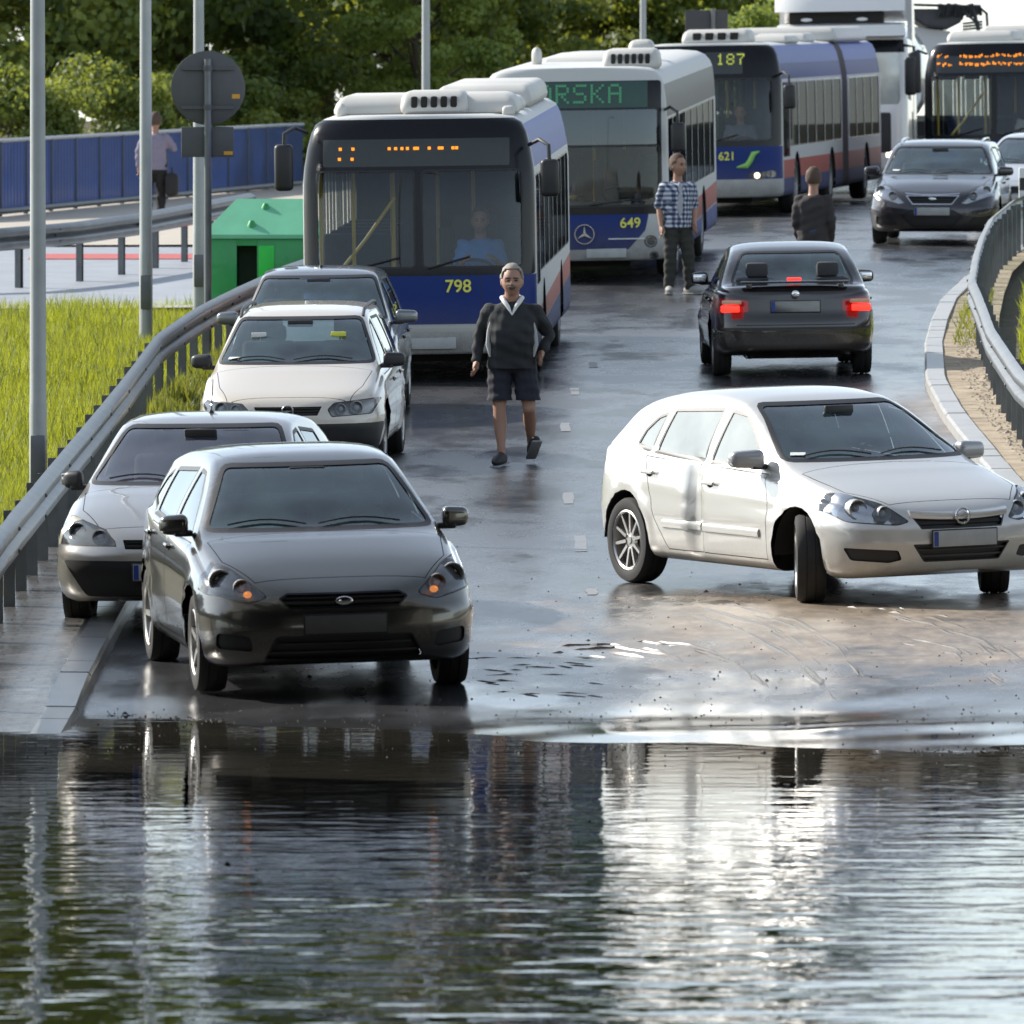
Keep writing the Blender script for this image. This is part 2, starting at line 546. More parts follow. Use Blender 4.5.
def seat_bm():
    bm = nb()
    box(bm, (-.26, -.25, .0), (.26, .25, .16), bev=.05, seg=3)
    M = Matrix.Translation((-.26, 0, .1)) @ Matrix.Rotation(R(-16), 4, 'Y')
    box(bm, (-.07, -.25, 0), (.07, .25, .56), M=M, bev=.05, seg=3)
    box(bm, (-.05, -.13, .62), (.05, .13, .80), M=M, bev=.045, seg=3)
    box(bm, (-.012, -.08, .5), (.012, -.06, .66), M=M); box(bm, (-.012, .06, .5), (.012, .08, .66), M=M)
    return bm

def make_car(sp, name, label, cat='car', group=None, M=None):
    L, W, H, WB, FO = sp['L'], sp['W'], sp['H'], sp['WB'], sp['FO']
    Rw = sp.get('R', .315); steer = sp.get('steer', 0)
    X0 = FO + WB/2                       # x = X0 - s
    top = pchip(sp['top']); belt = pchip(sp['belt']); bot = pchip(sp.get('bot', [(0, .24), (.35, .19), (1.2, .2), (L-1, .2), (L-.4, .24), (L, .3)]))
    tumble = sp.get('tumble', .38)
    na, nn, ra, rn = sp.get('plan', (.46, 2.35, .34, 2.7))
    face = lerp(sp.get('face', [(.15, .12), (.28, .03), (.45, 0), (.56, .015), (.66, .06), (.8, .15), (.95, .22)]))
    tail = lerp(sp.get('tail', [(.2, .06), (.4, 0), (.6, .01), (.75, .05), (.95, .09), (1.3, .12)]))
    cowl = sp['cowl']
    def plan(s):
        w = W/2
        if s < 1.0: w *= 1 - .05*((1.0-s)/1.0)**2
        if s > L-1.1: w *= 1 - sp.get('rear_taper', .06)*((s-L+1.1)/1.1)**2
        if s < na: w *= max(0, 1-((na-s)/na)**nn)**(1/nn)
        if s > L-ra: w *= max(0, 1-((s-L+ra)/ra)**rn)**(1/rn)
        return w
    ss = []
    for k in range(15): ss.append(na*(1-math.cos(math.pi/2*k/15))**1.25)
    s = na
    while s < L-ra-.02: ss.append(s); s += .055
    for k in range(13, -1, -1): ss.append(L - ra*(1-math.cos(math.pi/2*k/13))**1.25)
    ss = sorted(set(ss))
    cz = sp.get('crease', .56)
    st = []
    for s in ss:
        w = plan(s); zt = top(s); zb = bot(s); zs = min(belt(s), zt-.02)
        P = [(0, zb), (.45*w, zb), (.86*w, zb), (.93*w, zb+.025), (.965*w, zb+.07), (.98*w, zb+.12)]
        z0 = zb+.12; z1 = zs-.035
        for k in range(1, 11):
            u = k/10
            z = z0+(z1-z0)*u
            y = w*(.98+.02*math.sin(math.pi*min(1, u*1.1))) - .012*w*max(0, u-.8)/.2
            y += -.006*math.exp(-((z-cz-.03)/.03)**2) + .006*math.exp(-((z-cz+.03)/.03)**2)*1
            P.append((min(y, w*1.01) if w > .05 else w, z))
        P += [(.957*w, zs-.014), (.94*w, zs)]
        g = zt-zs
        drop = min(sp.get('drop', .085), .62*g); gh = max(.004, g-drop-.008)
        yb = .925*w
        for u in (0, .12, .26, .4, .55, .7, .85, 1):
            z = zs+.008+gh*u
            P.append((max(0, yb-(z-zs)*tumble*(.72+.28*u)), z))
        yr, zr_ = P[-1]
        for k in (1, 2, 3, 4, 5, 6):
            a = math.pi/2*k/6
            P.append((yr*math.cos(a)**(2/3.0) if k < 6 else 0, zr_+(zt-zr_)*math.sin(a)**(2/2.6)))
        if s == ss[0] or s == ss[-1]: P = [(0, z) for (_, z) in P]
        st.append((X0-s, P))
    cw = sp.get('glass_bow', .14)
    arches = [(X0-FO, Rw), (X0-FO-WB, Rw)]
    ar = Rw+.055
    def deform(p):
        s = X0-p.x; yn = (p.y/(W/2))**2
        x, y, z = p
        if s < L*.5:
            x -= cw*yn*max(0, min(1, (L*.5-s)/(L*.5-cowl-.4)))*max(0, min(1, (s-.2)/.6))
            x -= face(z)*max(0, 1-s/.85)
        else:
            x += .10*yn*max(0, min(1, (s-L*.6)/(L*.3)))*max(0, min(1, (L-s)/.4))
            x += tail(z)*max(0, 1-(L-s)/.6) * 1.0
        if 'dent' in sp and y < -W*.3 and z < 1.0:      # pushed-in crease down the door edge
            ds, dz_, dd, hz_, ws_ = sp['dent']
            k = math.exp(-((s-ds-.10*(z-dz_))/ws_)**2)*math.exp(-((z-dz_)/hz_)**4)
            y += dd*k - .010*math.exp(-((s-ds-.16)/.06)**2)*math.exp(-((z-dz_)/.2)**2)*(1+math.sin(z*60))
        for ax, az in arches:                        # flared arch lip
            d = math.hypot(x-ax, z-az)
            if ar-.02 < d < ar+.16 and abs(y) > W*.36 and z < az+ar+.2:
                y += math.copysign(.016*math.exp(-((d-ar)/.05)**2), y)
        return Vector((x, y, z))
    bm, bvh = loft(st, deform)
    root = empty(name, label, cat, group)
    body_m = sp['paint']; side_front = sp.get('lower_mat', body_m)
    mats = [body_m, M_black, M_seal, M_dark]
    S = lambda s_: X0-s_
    # arches
    for ax, az in arches:
        circ = [(ax+ar*math.cos(a), az+ar*math.sin(a)) for a in [math.pi*k/14 for k in range(15)]]
        poly = circ + [(ax-ar, -.2), (ax+ar, -.2)]
        for sg in (1, -1):
            g_ = cut(bm, poly, 'side', lambda c, n, sg=sg: c.y*sg > W/2-.34 and c.z < az+ar+.01)
            g_.free()
            w_ = nb()
            n = 14; rows = []
            for yy in (W/2-.03, W/2-.34):
                rows.append([w_.verts.new((ax+(ar+.005)*math.cos(math.pi*k/n), yy*sg, az+(ar+.005)*math.sin(math.pi*k/n))) for k in range(n+1)])
            for k in range(n): w_.faces.new((rows[0][k], rows[0][k+1], rows[1][k+1], rows[1][k]))
            w_.faces.new(rows[1])
            # dark belly behind the wheels
            box(w_, (ax-ar, min(sg*(W/2-.36), sg*.1), .2), (ax+ar, max(sg*(W/2-.36), sg*.1), .3))
            obj('wheel_arch_liner', w_, M_dark, root)
    # windscreen and rear window
    def win(poly, proj, filt, nm, gmat, seal=.022, rnd_=.05, sealmat=M_seal):
        out = cut(bm, rounded(poly, rnd_), proj, filt)
        inn = cut(out, rounded(shrink(poly, seal), max(.006, rnd_-seal)), proj, lambda c, n: True)
        o = obj(nm+'_seal', out, sealmat, root, bvh)
        move(inn, along=-.006)
        g = obj(nm, inn, gmat, root, bvh)
        return g
    zc = sp['zc']; zt_ = sp['zroof']; yb_, yt_ = sp.get('ws', (W/2-.115, W/2-.30))
    win([(-yb_, zc), (yb_, zc), (yt_, zt_), (-yt_, zt_)], 'front', facing('front', 1, .12, lambda c: c.z > zc-.1), 'windscreen', sp.get('glass', M_glass), .026, .07)
    rw = sp.get('rearwin')
    if rw:
        (rb, rz0), (rt, rz1) = rw
        win([(-rb, rz0), (rb, rz0), (rt, rz1), (-rt, rz1)], 'front', facing('front', -1, .12, lambda c: c.z > rz0-.1), 'rear_window', sp.get('glass', M_glass), .022, .08)
    for sg in (1, -1):
        for nm, poly in sp['dlo']:
            win([(S(a), b) for a, b in poly], 'side', facing('side', sg, .35, lambda c: c.z > .8), nm, sp.get('sglass', M_glass_side), .026, .035)
        # doors: a dark shut line round a panel of its own
        for poly, (hs, hz) in sp.get('doors', []):
            P = [(S(a), b) for a, b in poly]
            c1 = cut(bm, P, 'side', facing('side', sg, .2, lambda c: c.z < 1.2))
            c2 = cut(c1, shrink(P, .007), 'side', lambda c, n: True)
            move(c1, along=-.004)
            obj('door_gap', c1, M_seal, root, bvh)
            d = obj('door', c2, [body_m], root, bvh)
            loc, nor = hit(bvh, (S(hs), 3*sg, hz), (0, -sg, 0))
            if loc:
                h_ = nb()
                box(h_, (-.09, -.012, -.014), (.09, .012, .014), bev=.01, seg=3)
                for v in h_.verts: v.co += Vector((loc.x, loc.y+sg*.024, loc.z))
                ball(h_, (loc.x, loc.y-sg*.002, loc.z-.012), (.055, .014, .026), 10, 1)
                obj('handle', h_, [body_m, M_dark], d)
        if 'moulding' in sp:
            a, b, z = sp['moulding']
            for s0, s1 in sp.get('moulding_runs', [(a, b)]):
                m_ = nb(); pr = []
                for k in range(9):
                    s_ = s0+(s1-s0)*k/8
                    loc, nor = hit(bvh, (S(s_), 3*sg, z), (0, -sg, 0))
                    pr.append((loc.x, loc.y, z))
                rows = [[m_.verts.new((x, y+sg*oy, z+oz)) for x, y, z in pr] for oy, oz in ((-.004, -.036), (.012, -.026), (.018, 0), (.012, .026), (-.004, .036))]
                for A, B in zip(rows, rows[1:]):
                    for k in range(8): m_.faces.new((A[k], A[k+1], B[k+1], B[k]))
                m_.faces.new([r_[0] for r_ in rows]); m_.faces.new([r_[-1] for r_ in rows])
                obj('side_moulding', m_, sp.get('mould_mat', body_m), root)
        # mirror
        ms, mz, mw = sp.get('mirror', (cowl+.42, zc+.0, .21))
        m_ = nb()
        yb0 = plan(ms)*.93
        box(m_, (-.07, 0, -.068), (.07, mw, .068), bev=.045, seg=4)
        for v in m_.verts:
            k = v.co.y/mw
            v.co.z *= (1.08-.22*k); v.co.x = v.co.x*(1-.2*k) - .05*k
        M_ = Matrix.Translation((S(ms), sg*(yb0+.0), mz+.055))
        for v in m_.verts:
            v.co.y *= sg; v.co = M_ @ v.co
        box(m_, (S(ms)-.04, min(sg*(yb0-.03), sg*(yb0+.09)), mz-.02), (S(ms)+.04, max(sg*(yb0-.03), sg*(yb0+.09)), mz+.02), bev=.012, mi=1)
        mo = obj('side_mirror', m_, [sp.get('mirror_mat', M_black), M_black], root)
        g_ = nb(); box(g_, (S(ms)-.125, min(sg*(yb0+.03), sg*(yb0+.17)), mz+.015), (S(ms)-.065, max(sg*(yb0+.03), sg*(yb0+.17)), mz+.1), bev=.012)
        obj('mirror_glass', g_, M_chrome, mo)
    # front features, in front view (y to the car's left, z up); polygons are given for +y and mirrored
    FF = lambda t=.12: facing('front', 1, t, lambda c: c.z < zc+.02)
    FR = facing('front', -1, .08, lambda c: c.x < -L*.3)
    for ft in sp.get('front', []):
        kind, poly = ft[0], ft[1]
        sides = (1, -1) if ft[2] == 'both' else (0,)
        for sg in sides:
            P = [(y*(sg or 1), z) for y, z in poly]
            P0 = P; rr_ = ft[3] if len(ft) > 3 else .02
            PS = lambda d: rounded(shrink(P0, d), max(.005, rr_-d))
            P = rounded(P, rr_)
            if kind == 'headlight':
                c1 = cut(bm, P, 'front', facing('front', 1, .06, lambda c: c.x > X0-sp.get('lamp_depth', .62)))
                back = c1.copy()
                hp = nb()
                cover = cut(c1, PS(.008), 'front', lambda c, n: True)
                o = obj('headlight_rim', c1, M_seal, root, bvh)
                hl = obj('headlight', cover, M_lampglass, root, bvh)
                move(back, (-.055, 0, 0))
                for v in back.verts: v.co.x = v.co.x*.6 + (X0-.32)*.4 if v.co.x > X0-.6 else v.co.x
                obj('lamp_housing', back, sp.get('housing', M_reflector), hl)
                b_ = nb()
                for (ly, lz, lr) in sp.get('bulbs', [(.62, .66, .06), (.5, .65, .045)]):
                    loc, nor = hit(bvh, (4, ly*sg, lz), (-1, 0, 0))
                    if loc is None: continue
                    x = loc.x-.018
                    lathe(b_, [(0, x-.07), (lr*.5, x-.06), (lr*.9, x-.03), (lr, x), (lr*1.12, x), (lr*1.12, x-.07)], 20, 'X', 0, (0, ly*sg, lz))
                    ball(b_, (x-.045, ly*sg, lz), (.03, lr*.55, lr*.55), 10, 1)
                obj('lamp_reflector', b_, [mat('satin_reflector', (.5, .5, .5), .3, .35), M_lens], hl)
                if 'indicator' in sp:
                    iy, iz, ir, mtx = sp['indicator']
                    loc, nor = hit(bvh, (4, iy*sg, iz), (-1, 0, 0))
                    b_ = nb(); ball(b_, (loc.x-.03, iy*sg, iz), (.025, ir, ir*.8), 12)
                    obj('indicator_lamp', b_, mtx, hl)
            elif kind == 'grille':
                c1 = cut(bm, P, 'front', FF())
                inn = cut(c1, PS(.012), 'front', lambda c, n: True)
                rim = obj('grille_surround', c1, ft[4] if len(ft) > 4 and ft[4] else M_black, root, bvh)
                # side walls of the recess
                move(inn, (-.03, 0, 0))
                g_ = obj('grille', inn, M_black, root)
                zs_ = [z for y, z in P]; z0_, z1_ = min(zs_), max(zs_)
                nslat = ft[5] if len(ft) > 5 else 3
                b_ = nb()
                for k in range(nslat):
                    z = z0_+(z1_-z0_)*(k+1)/(nslat+1)
                    ys = [yy for yy in np.linspace(min(p[0] for p in P), max(p[0] for p in P), 25) if inside(ccw(P), yy, z)]
                    if len(ys) < 3: continue
                    row = []
                    for yy in ys:
                        loc, nor = hit(bvh, (4, yy, z), (-1, 0, 0))
                        if loc: row.append(Vector((loc.x-.012, yy, z)))
                    rr = [[b_.verts.new(p+Vector(o_)) for p in row] for o_ in ((-.02, 0, -.006), (.004, 0, -.006), (.004, 0, .006), (-.02, 0, .006))]
                    for A, B in zip(rr, rr[1:]+rr[:1]):
                        for k2 in range(len(row)-1): b_.faces.new((A[k2], A[k2+1], B[k2+1], B[k2]))
                if len(b_.faces): obj('slats', b_, sp.get('slat_mat', M_black), g_)
                else: b_.free()
            elif kind in ('intake', 'panel', 'fog', 'gap'):
                c1 = cut(bm, P, 'front', facing('front', 1, .05, lambda c: c.z < zc+.02 and c.x > L*.15))
                if kind == 'intake': move(c1, (-.025, 0, 0))
                mtx = ft[4] if len(ft) > 4 and ft[4] else M_black
                obj({'intake': 'air_intake', 'panel': 'bumper_panel', 'fog': 'fog_lamp', 'gap': 'panel_gap'}[kind], c1, mtx, root, None if kind == 'intake' else bvh)
    for ft in sp.get('rear', []):
        kind, poly = ft[0], ft[1]
        for sg in ((1, -1) if ft[2] == 'both' else (0,)):
            P = rounded([(y*(sg or 1), z) for y, z in poly], ft[3])
            c1 = cut(bm, P, 'front', FR)
            if kind in ('tail_light', 'brake_lamp', 'tail_light_amber'): move(c1, along=.004)
            obj({'tail_light': 'tail_light', 'brake_lamp': 'brake_lamp', 'tail_light_amber': 'indicator_lens', 'panel': 'bumper_panel', 'gap': 'boot_gap'}[kind], c1, ft[4], root, bvh)
    for (poly, sgn_) in sp.get('topcuts', []):      # bonnet shut lines, from above
        P = [(S(a), b) for a, b in poly]
        c1 = cut(bm, P, 'top', facing('top', 1, .3, lambda c: c.z < zc+.03))
        c2 = cut(c1, shrink(P, .006), 'top', lambda c, n: True)
        move(c1, along=-.004)
        obj('bonnet_gap', c1, M_seal, root, bvh)
        obj('bonnet', c2, sp.get('hood_mat', body_m), root, bvh)
    obj('body', bm, mats, root, bvh)
    # underbody and interior
    u = nb()
    box(u, (X0-L+.55, -W/2+.36, .19), (X0-.5, W/2-.36, .34)); box(u, (X0-FO-WB+.45, -W/2+.12, .2), (X0-FO-.45, W/2-.12, .34))
    box(u, (X0-FO-.5, -W/2+.14, .34), (X0-FO-.44, W/2-.14, zc-.12)); 
    obj('underbody', u, M_dark, root, smooth=False)
    u = nb()
    box(u, (S(cowl+.62), -W/2+.16, zc-.22), (S(cowl+.12), W/2-.16, zc-.075), bev=.05, seg=3)
    d_ = obj('dashboard', u, M_dash, root)
    u = nb(); t = []
    for k in range(25):
        a = 2*math.pi*k/24; t.append((S(cowl+.78)+.08*math.sin(a), .36+.185*math.cos(a), zc-.03+.17*math.sin(a)))
    tube(u, t, .014, 6, cap=False); tube(u, [(S(cowl+.6), .36, zc-.1), (S(cowl+.78), .36, zc-.03)], .03, 8)
    obj('steering_wheel', u, M_dash, d_)
    seats = [(cowl+1.32, .37, zc-.5), (cowl+1.32, -.37, zc-.5)]
    for s_, y, z in seats:
        b_ = seat_bm()
        for v in b_.verts: v.co += Vector((S(s_), y, z))
        obj('seat', b_, M_seat, root)
    b_ = nb(); sr = min(cowl+2.2, sp['dlo'][-1][1][0][0] if False else cowl+2.2)
    box(b_, (S(sr)-.25, -.62, zc-.5), (S(sr)+.3, .62, zc-.33), bev=.05); box(b_, (S(sr)-.33, -.62, zc-.5), (S(sr)-.18, .62, zc+.1), bev=.06)
    for y in (-.38, .38): box(b_, (S(sr)-.31, y-.12, zc+.1), (S(sr)-.22, y+.12, zc+.26), bev=.04)
    obj('rear_seat', b_, M_seat, root)
    b_ = nb(); loc, nor = hit(bvh, (S(cowl)+.0, 0, 3), (0, 0, -1))
    my = sp['zroof']-.06
    box(b_, (S(sp.get('mir_s', cowl+.75))-.02, -.12, my-.035), (S(sp.get('mir_s', cowl+.75))+.015, .12, my+.03), bev=.014)
    obj('rear_view_mirror', b_, M_black, root)
    # wipers
    for y0, y1 in ((.52, -.02), (-.1, -.6)):
        b_ = nb(); pr = []
        for k in range(8):
            y = y0+(y1-y0)*k/7
            loc, nor = hit(bvh, (4, y, zc+.035+.03*math.sin(k/7*math.pi)), (-1, 0, 0))
            if loc: pr.append(loc+nor*.012)
        if len(pr) > 2: tube(b_, pr, .007, 5)
        if len(b_.verts): obj('wiper', b_, M_black, root)
    for (kind, *a) in sp.get('extra', []):
        if kind == 'plate':
            x0_, z_, sgn_ = a[0], a[1], a[2]
            loc, nor = hit(bvh, (4*sgn_, 0, z_), (-sgn_, 0, 0))
            plate(root, loc.x+.012*sgn_ + x0_, 0, z_, sgn=sgn_, strip=not sp.get('shaded_plate'), pm=sp.get('shaded_plate'))
        elif kind == 'emblem_ring':
            z_, r_, x_ = a
            loc, nor = hit(bvh, (4, 0, z_), (-1, 0, 0)); x = loc.x+x_
            b_ = nb(); t = [(x, r_*math.cos(2*math.pi*k/24), z_+r_*math.sin(2*math.pi*k/24)) for k in range(25)]
            tube(b_, t, r_*.16, 6, cap=False)
            vs = prism(b_, [(-r_*.95, -.003), (r_*.1, -r_*.16), (r_*.95, .003), (-r_*.1, r_*.16)], x-.005, x+.006, 'yz')
            for v in vs: v.co.z += z_
            obj('emblem', b_, M_chrome, root)
        elif kind == 'emblem_oval':
            z_, w_, h_, x_ = a
            loc, nor = hit(bvh, (4, 0, z_), (-1, 0, 0)); b_ = nb(); ball(b_, (loc.x+x_, 0, z_), (.008, w_, h_), 14)
            obj('emblem', b_, M_chrome, root)
        elif kind == 'bar':       # bar across the grille following the face
            z_, y_, h_, m_, out_ = a
            b_ = nb(); row = []
            for yy in np.linspace(-y_, y_, 17):
                loc, nor = hit(bvh, (4, yy, z_), (-1, 0, 0)); row.append(Vector((loc.x+out_, yy, z_+.02*abs(yy/y_)**2)))
            rr = [[b_.verts.new(p+Vector(o_)) for p in row] for o_ in ((-.03, 0, -h_/2), (.0, 0, -h_/2), (.008, 0, 0), (.0, 0, h_/2), (-.03, 0, h_/2))]
            for A, B in zip(rr, rr[1:]+rr[:1]):
                for k2 in range(len(row)-1): b_.faces.new((A[k2], A[k2+1], B[k2+1], B[k2]))
            b_.faces.new([r2[0] for r2 in rr]); b_.faces.new([r2[-1] for r2 in rr])
            obj('grille_bar', b_, m_, root)
        elif kind == 'rails':
            s0, s1, y_ = a
            for sg in (1, -1):
                b_ = nb(); pr = []
                for k in range(11):
                    s_ = s0+(s1-s0)*k/10
                    loc, nor = hit(bvh, (S(s_), y_*sg, 3), (0, 0, -1))
                    pr.append((loc.x, y_*sg, loc.z + (.035 if 0 < k < 10 else -.004)))
                tube(b_, pr, .016, 8); obj('roof_rail', b_, sp.get('rail_mat', M_black), root)
        elif kind == 'aerial':
            s_, l_ = a
            loc, nor = hit(bvh, (S(s_), 0, 3), (0, 0, -1)); b_ = nb()
            tube(b_, [loc, loc+Vector((-l_*.45, 0, l_*.8))], [.006, .003], 6); lathe(b_, [(.025, loc.z-.005), (.015, loc.z+.02), (0, loc.z+.025)], 10, 'Z', 0, (loc.x, loc.y, 0))
            obj('aerial', b_, M_black, root)
        elif kind == 'spoiler':
            s_, z_, w_ = a
            b_ = nb()
            vs = box(b_, (-.07, -w_, -.012), (.07, w_, .012), bev=.01)
            for v in vs:
                if v.is_valid: v.co += Vector((S(s_), 0, z_))
            for yy in (-w_*.85, w_*.85): box(b_, (S(s_)-.04, yy-.03, z_-.07), (S(s_)+.04, yy+.03, z_-.005), bev=.008)
            obj('spoiler', b_, body_m, root)
        elif kind == 'sticker':
            y_, z_ = a
            loc, nor = hit(bvh, (4, y_, z_), (-1, 0, 0)); b_ = nb()
            q = nor.to_track_quat('X', 'Z').to_matrix().to_4x4(); Mx = Matrix.Translation(loc+nor*.002) @ q
            box(b_, (-.001, -.055, -.02), (.001, .055, .02), M=Mx); obj('windscreen_sticker', b_, M_paper, root)
        elif kind == 'seat_tag':
            s_, y_, z_, col_ = a
            b_ = nb(); box(b_, (S(s_), y_-.07, z_-.022), (S(s_)+.01, y_+.07, z_+.022), bev=.004); obj('headrest_tag', b_, col_, root)
        elif kind == 'exhaust':
            y_, z_ = a; b_ = nb(); tube(b_, [(X0-L-.02, y_, z_), (X0-L+.3, y_, z_)], .028, 10, cap=False); obj('exhaust_pipe', b_, M_chrome, root)
    yw = W/2 - .115
    add_wheels(root, [(X0-FO, yw, 1), (X0-FO, -yw, 1), (X0-FO-WB, yw, 0), (X0-FO-WB, -yw, 0)], Rw, sp.get('rim', .205), sp.get('tyrew', .2), sp.get('spokes', 10), steer)
    if M is not None: root.matrix_world = M
    return root
# ---------------------------------------------------------------- ground, road, pavements, water
def sheet(name, fl, fr, y0, y1, dz, m, nx=6, step=1.0, kind='structure', zf=None):
    """strip of ground between two edge curves x = fl(y), fr(y)"""
    b = nb(); rows = []
    n = max(2, int((y1-y0)/step))
    for i in range(n+1):
        y = y0+(y1-y0)*i/n
        a, c = fl(y), fr(y)
        rows.append([b.verts.new((a+(c-a)*k/nx, y, (zf or zg)(a+(c-a)*k/nx, y)+dz)) for k in range(nx+1)])
    for A, B in zip(rows, rows[1:]):
        for k in range(nx): b.faces.new((A[k], A[k+1], B[k+1], B[k]))
    o = obj(name, b, m); tag(o, kind=kind); return o
def wet_asphalt():
    m, nt, p, N, L = new_mat('wet_asphalt')
    tc = N.new('ShaderNodeTexCoord'); P = tc.outputs['Object']
    sx = N.new('ShaderNodeSeparateXYZ'); L.new(P, sx.inputs[0])
    fine = noise(nt, 60, 4, P, .7); mid = noise(nt, 1.1, 6, P, .6, stretch=(1, .35, 1)); big = noise(nt, .35, 4, P)
    col = ramp(nt, fine, [(.3, (.026, .027, .029)), (.7, (.068, .068, .07))])
    # silt washed over the lane near the water on the right: y 66..80
    yy = mth(nt, 'MULTIPLY', mth(nt, 'SUBTRACT', sx.outputs['Y'], 71.6), .24)
    xx = mth(nt, 'MULTIPLY', mth(nt, 'SUBTRACT', sx.outputs['X'], 3.0), .40)
    d2 = mth(nt, 'ADD', mth(nt, 'MULTIPLY', yy, yy), mth(nt, 'MULTIPLY', xx, xx))
    mask = mth(nt, 'SUBTRACT', 1.45, d2)
    mask = mth(nt, 'ADD', mask, mth(nt, 'MULTIPLY', mth(nt, 'SUBTRACT', noise(nt, 1.6, 6, P, .7, stretch=(1, .6, 1)), .5), 5.0))
    mask = mth(nt, 'MULTIPLY', mask, .85, True)
    # second silt streak by the right kerb, y 95..105
    yb = mth(nt, 'MULTIPLY', mth(nt, 'SUBTRACT', sx.outputs['Y'], 99.5), .16); xb = mth(nt, 'MULTIPLY', mth(nt, 'SUBTRACT', sx.outputs['X'], 4.3), 1.1)
    m2 = mth(nt, 'SUBTRACT', 1.0, mth(nt, 'ADD', mth(nt, 'MULTIPLY', yb, yb), mth(nt, 'MULTIPLY', xb, xb)), True)
    mask = mth(nt, 'MAXIMUM', mask, mth(nt, 'MULTIPLY', m2, .8))
    silt = ramp(nt, noise(nt, 3.5, 8, P, .75, stretch=(1.4, .5, 1)), [(.3, (.11, .088, .065)), (.5, (.24, .19, .14)), (.7, (.40, .33, .25))])
    L.new(mixc(nt, mask, col, silt), p.inputs['Base Color'])
    # water film: puddled glossy patches among duller tarmac
    film = ramp(nt, mid, [(.40, (0, 0, 0)), (.58, (1, 1, 1))])
    rgh = mth(nt, 'ADD', mth(nt, 'MULTIPLY', film, .15), .13)
    rgh = mth(nt, 'ADD', rgh, mth(nt, 'MULTIPLY', mask, .16))
    rgh = mth(nt, 'ADD', rgh, mth(nt, 'MULTIPLY', big, .08))
    # a mirror-smooth film where the tarmac dips into the water
    sh = mth(nt, 'MULTIPLY', mth(nt, 'SUBTRACT', 69.0, mth(nt, 'ADD', sx.outputs['Y'], mth(nt, 'MULTIPLY', noise(nt, 1.3, 5, P, .6, stretch=(1, .5, 1)), 5.0))), .30, True)
    rgh = mth(nt, 'MULTIPLY', rgh, mth(nt, 'SUBTRACT', 1.0, mth(nt, 'MULTIPLY', sh, .75)))
    L.new(rgh, p.inputs['Roughness'])
    h = mth(nt, 'ADD', mth(nt, 'MULTIPLY', fine, mth(nt, 'ADD', .25, film)), mth(nt, 'MULTIPLY', mask, mth(nt, 'MULTIPLY', noise(nt, 14, 5, P, .7), 2.5)))
    h = mth(nt, 'ADD', h, mth(nt, 'MULTIPLY', noise(nt, 5, 5, P, .6, stretch=(1, .3, 1)), 1.6))
    h = mth(nt, 'MULTIPLY', h, mth(nt, 'SUBTRACT', 1.0, mth(nt, 'MULTIPLY', sh, .8)))
    L.new(bump(nt, h, .55, .0022), p.inputs['Normal'])
    p.inputs['Specular IOR Level'].default_value = .75
    return m
def soil():
    m, nt, p, N, L = new_mat('soil')
    P = None
    L.new(ramp(nt, noise(nt, 3, 7, None, .7), [(.3, (.035, .04, .015)), (.55, (.09, .08, .045)), (.75, (.14, .11, .07))]), p.inputs['Base Color'])
    p.inputs['Roughness'].default_value = .9; L.new(bump(nt, noise(nt, 12, 6), .6, .03), p.inputs['Normal'])
    return m
def sand():
    m, nt, p, N, L = new_mat('sand_verge')
    tc = N.new('ShaderNodeTexCoord'); P = tc.outputs['Object']; sx = N.new('ShaderNodeSeparateXYZ'); L.new(P, sx.inputs[0])
    n1 = noise(nt, 4, 7, P, .7)
    c = ramp(nt, n1, [(.28, (.13, .10, .07)), (.48, (.36, .29, .20)), (.7, (.50, .42, .31))])
    f = mth(nt, 'SUBTRACT', mth(nt, 'MULTIPLY', noise(nt, 1.3, 5, P), 2.2), .75, True)
    # weeds and damp dark earth further up
    up = mth(nt, 'MULTIPLY', mth(nt, 'SUBTRACT', sx.outputs['Y'], 112.0), .12, True)
    c = mixc(nt, mth(nt, 'MULTIPLY', up, f), c, (.09, .10, .03)); L.new(c, p.inputs['Base Color']); p.inputs['Roughness'].default_value = .85
    L.new(bump(nt, noise(nt, 16, 6, P, .7), .9, .03), p.inputs['Normal'])
    return m
def pavers():
    m, nt, p, N, L = new_mat('brick_pavers')
    tc = N.new('ShaderNodeTexCoord'); P = tc.outputs['Object']
    br = N.new('ShaderNodeTexBrick'); L.new(P, br.inputs['Vector'])
    br.inputs['Scale'].default_value = 1.0; br.inputs['Brick Width'].default_value = .20; br.inputs['Row Height'].default_value = .20; br.inputs['Mortar Size'].default_value = .014
    br.inputs['Color1'].default_value = (.085, .083, .082, 1); br.inputs['Color2'].default_value = (.15, .146, .14, 1); br.inputs['Mortar'].default_value = (.03, .028, .024, 1)
    L.new(mixc(nt, mth(nt, 'MULTIPLY', noise(nt, 2.2, 6, P, .7), 1.1, True), br.outputs['Color'], (.055, .05, .044)), p.inputs['Base Color'])
    L.new(mth(nt, 'ADD', .02, mth(nt, 'MULTIPLY', noise(nt, 1.7, 5, P), .5)), p.inputs['Roughness'])
    h = mth(nt, 'ADD', mth(nt, 'MULTIPLY', br.outputs['Fac'], -1.0), mth(nt, 'MULTIPLY', noise(nt, 9, 5, P), .5))
    L.new(bump(nt, h, .5, .006), p.inputs['Normal'])
    return m
M_asph = wet_asphalt(); M_soil = soil(); M_sand = sand(); M_pav = pavers()
M_kerb = mat('concrete_kerb', (.17, .17, .165), .28, var=.3, scale=3, bmp=.002)
M_conc = mat('concrete', (.34, .33, .30), .75, var=.25, scale=2, bmp=.002)
M_dryroad = mat('side_road_asphalt', (.30, .32, .35), .5, var=.25, scale=2)
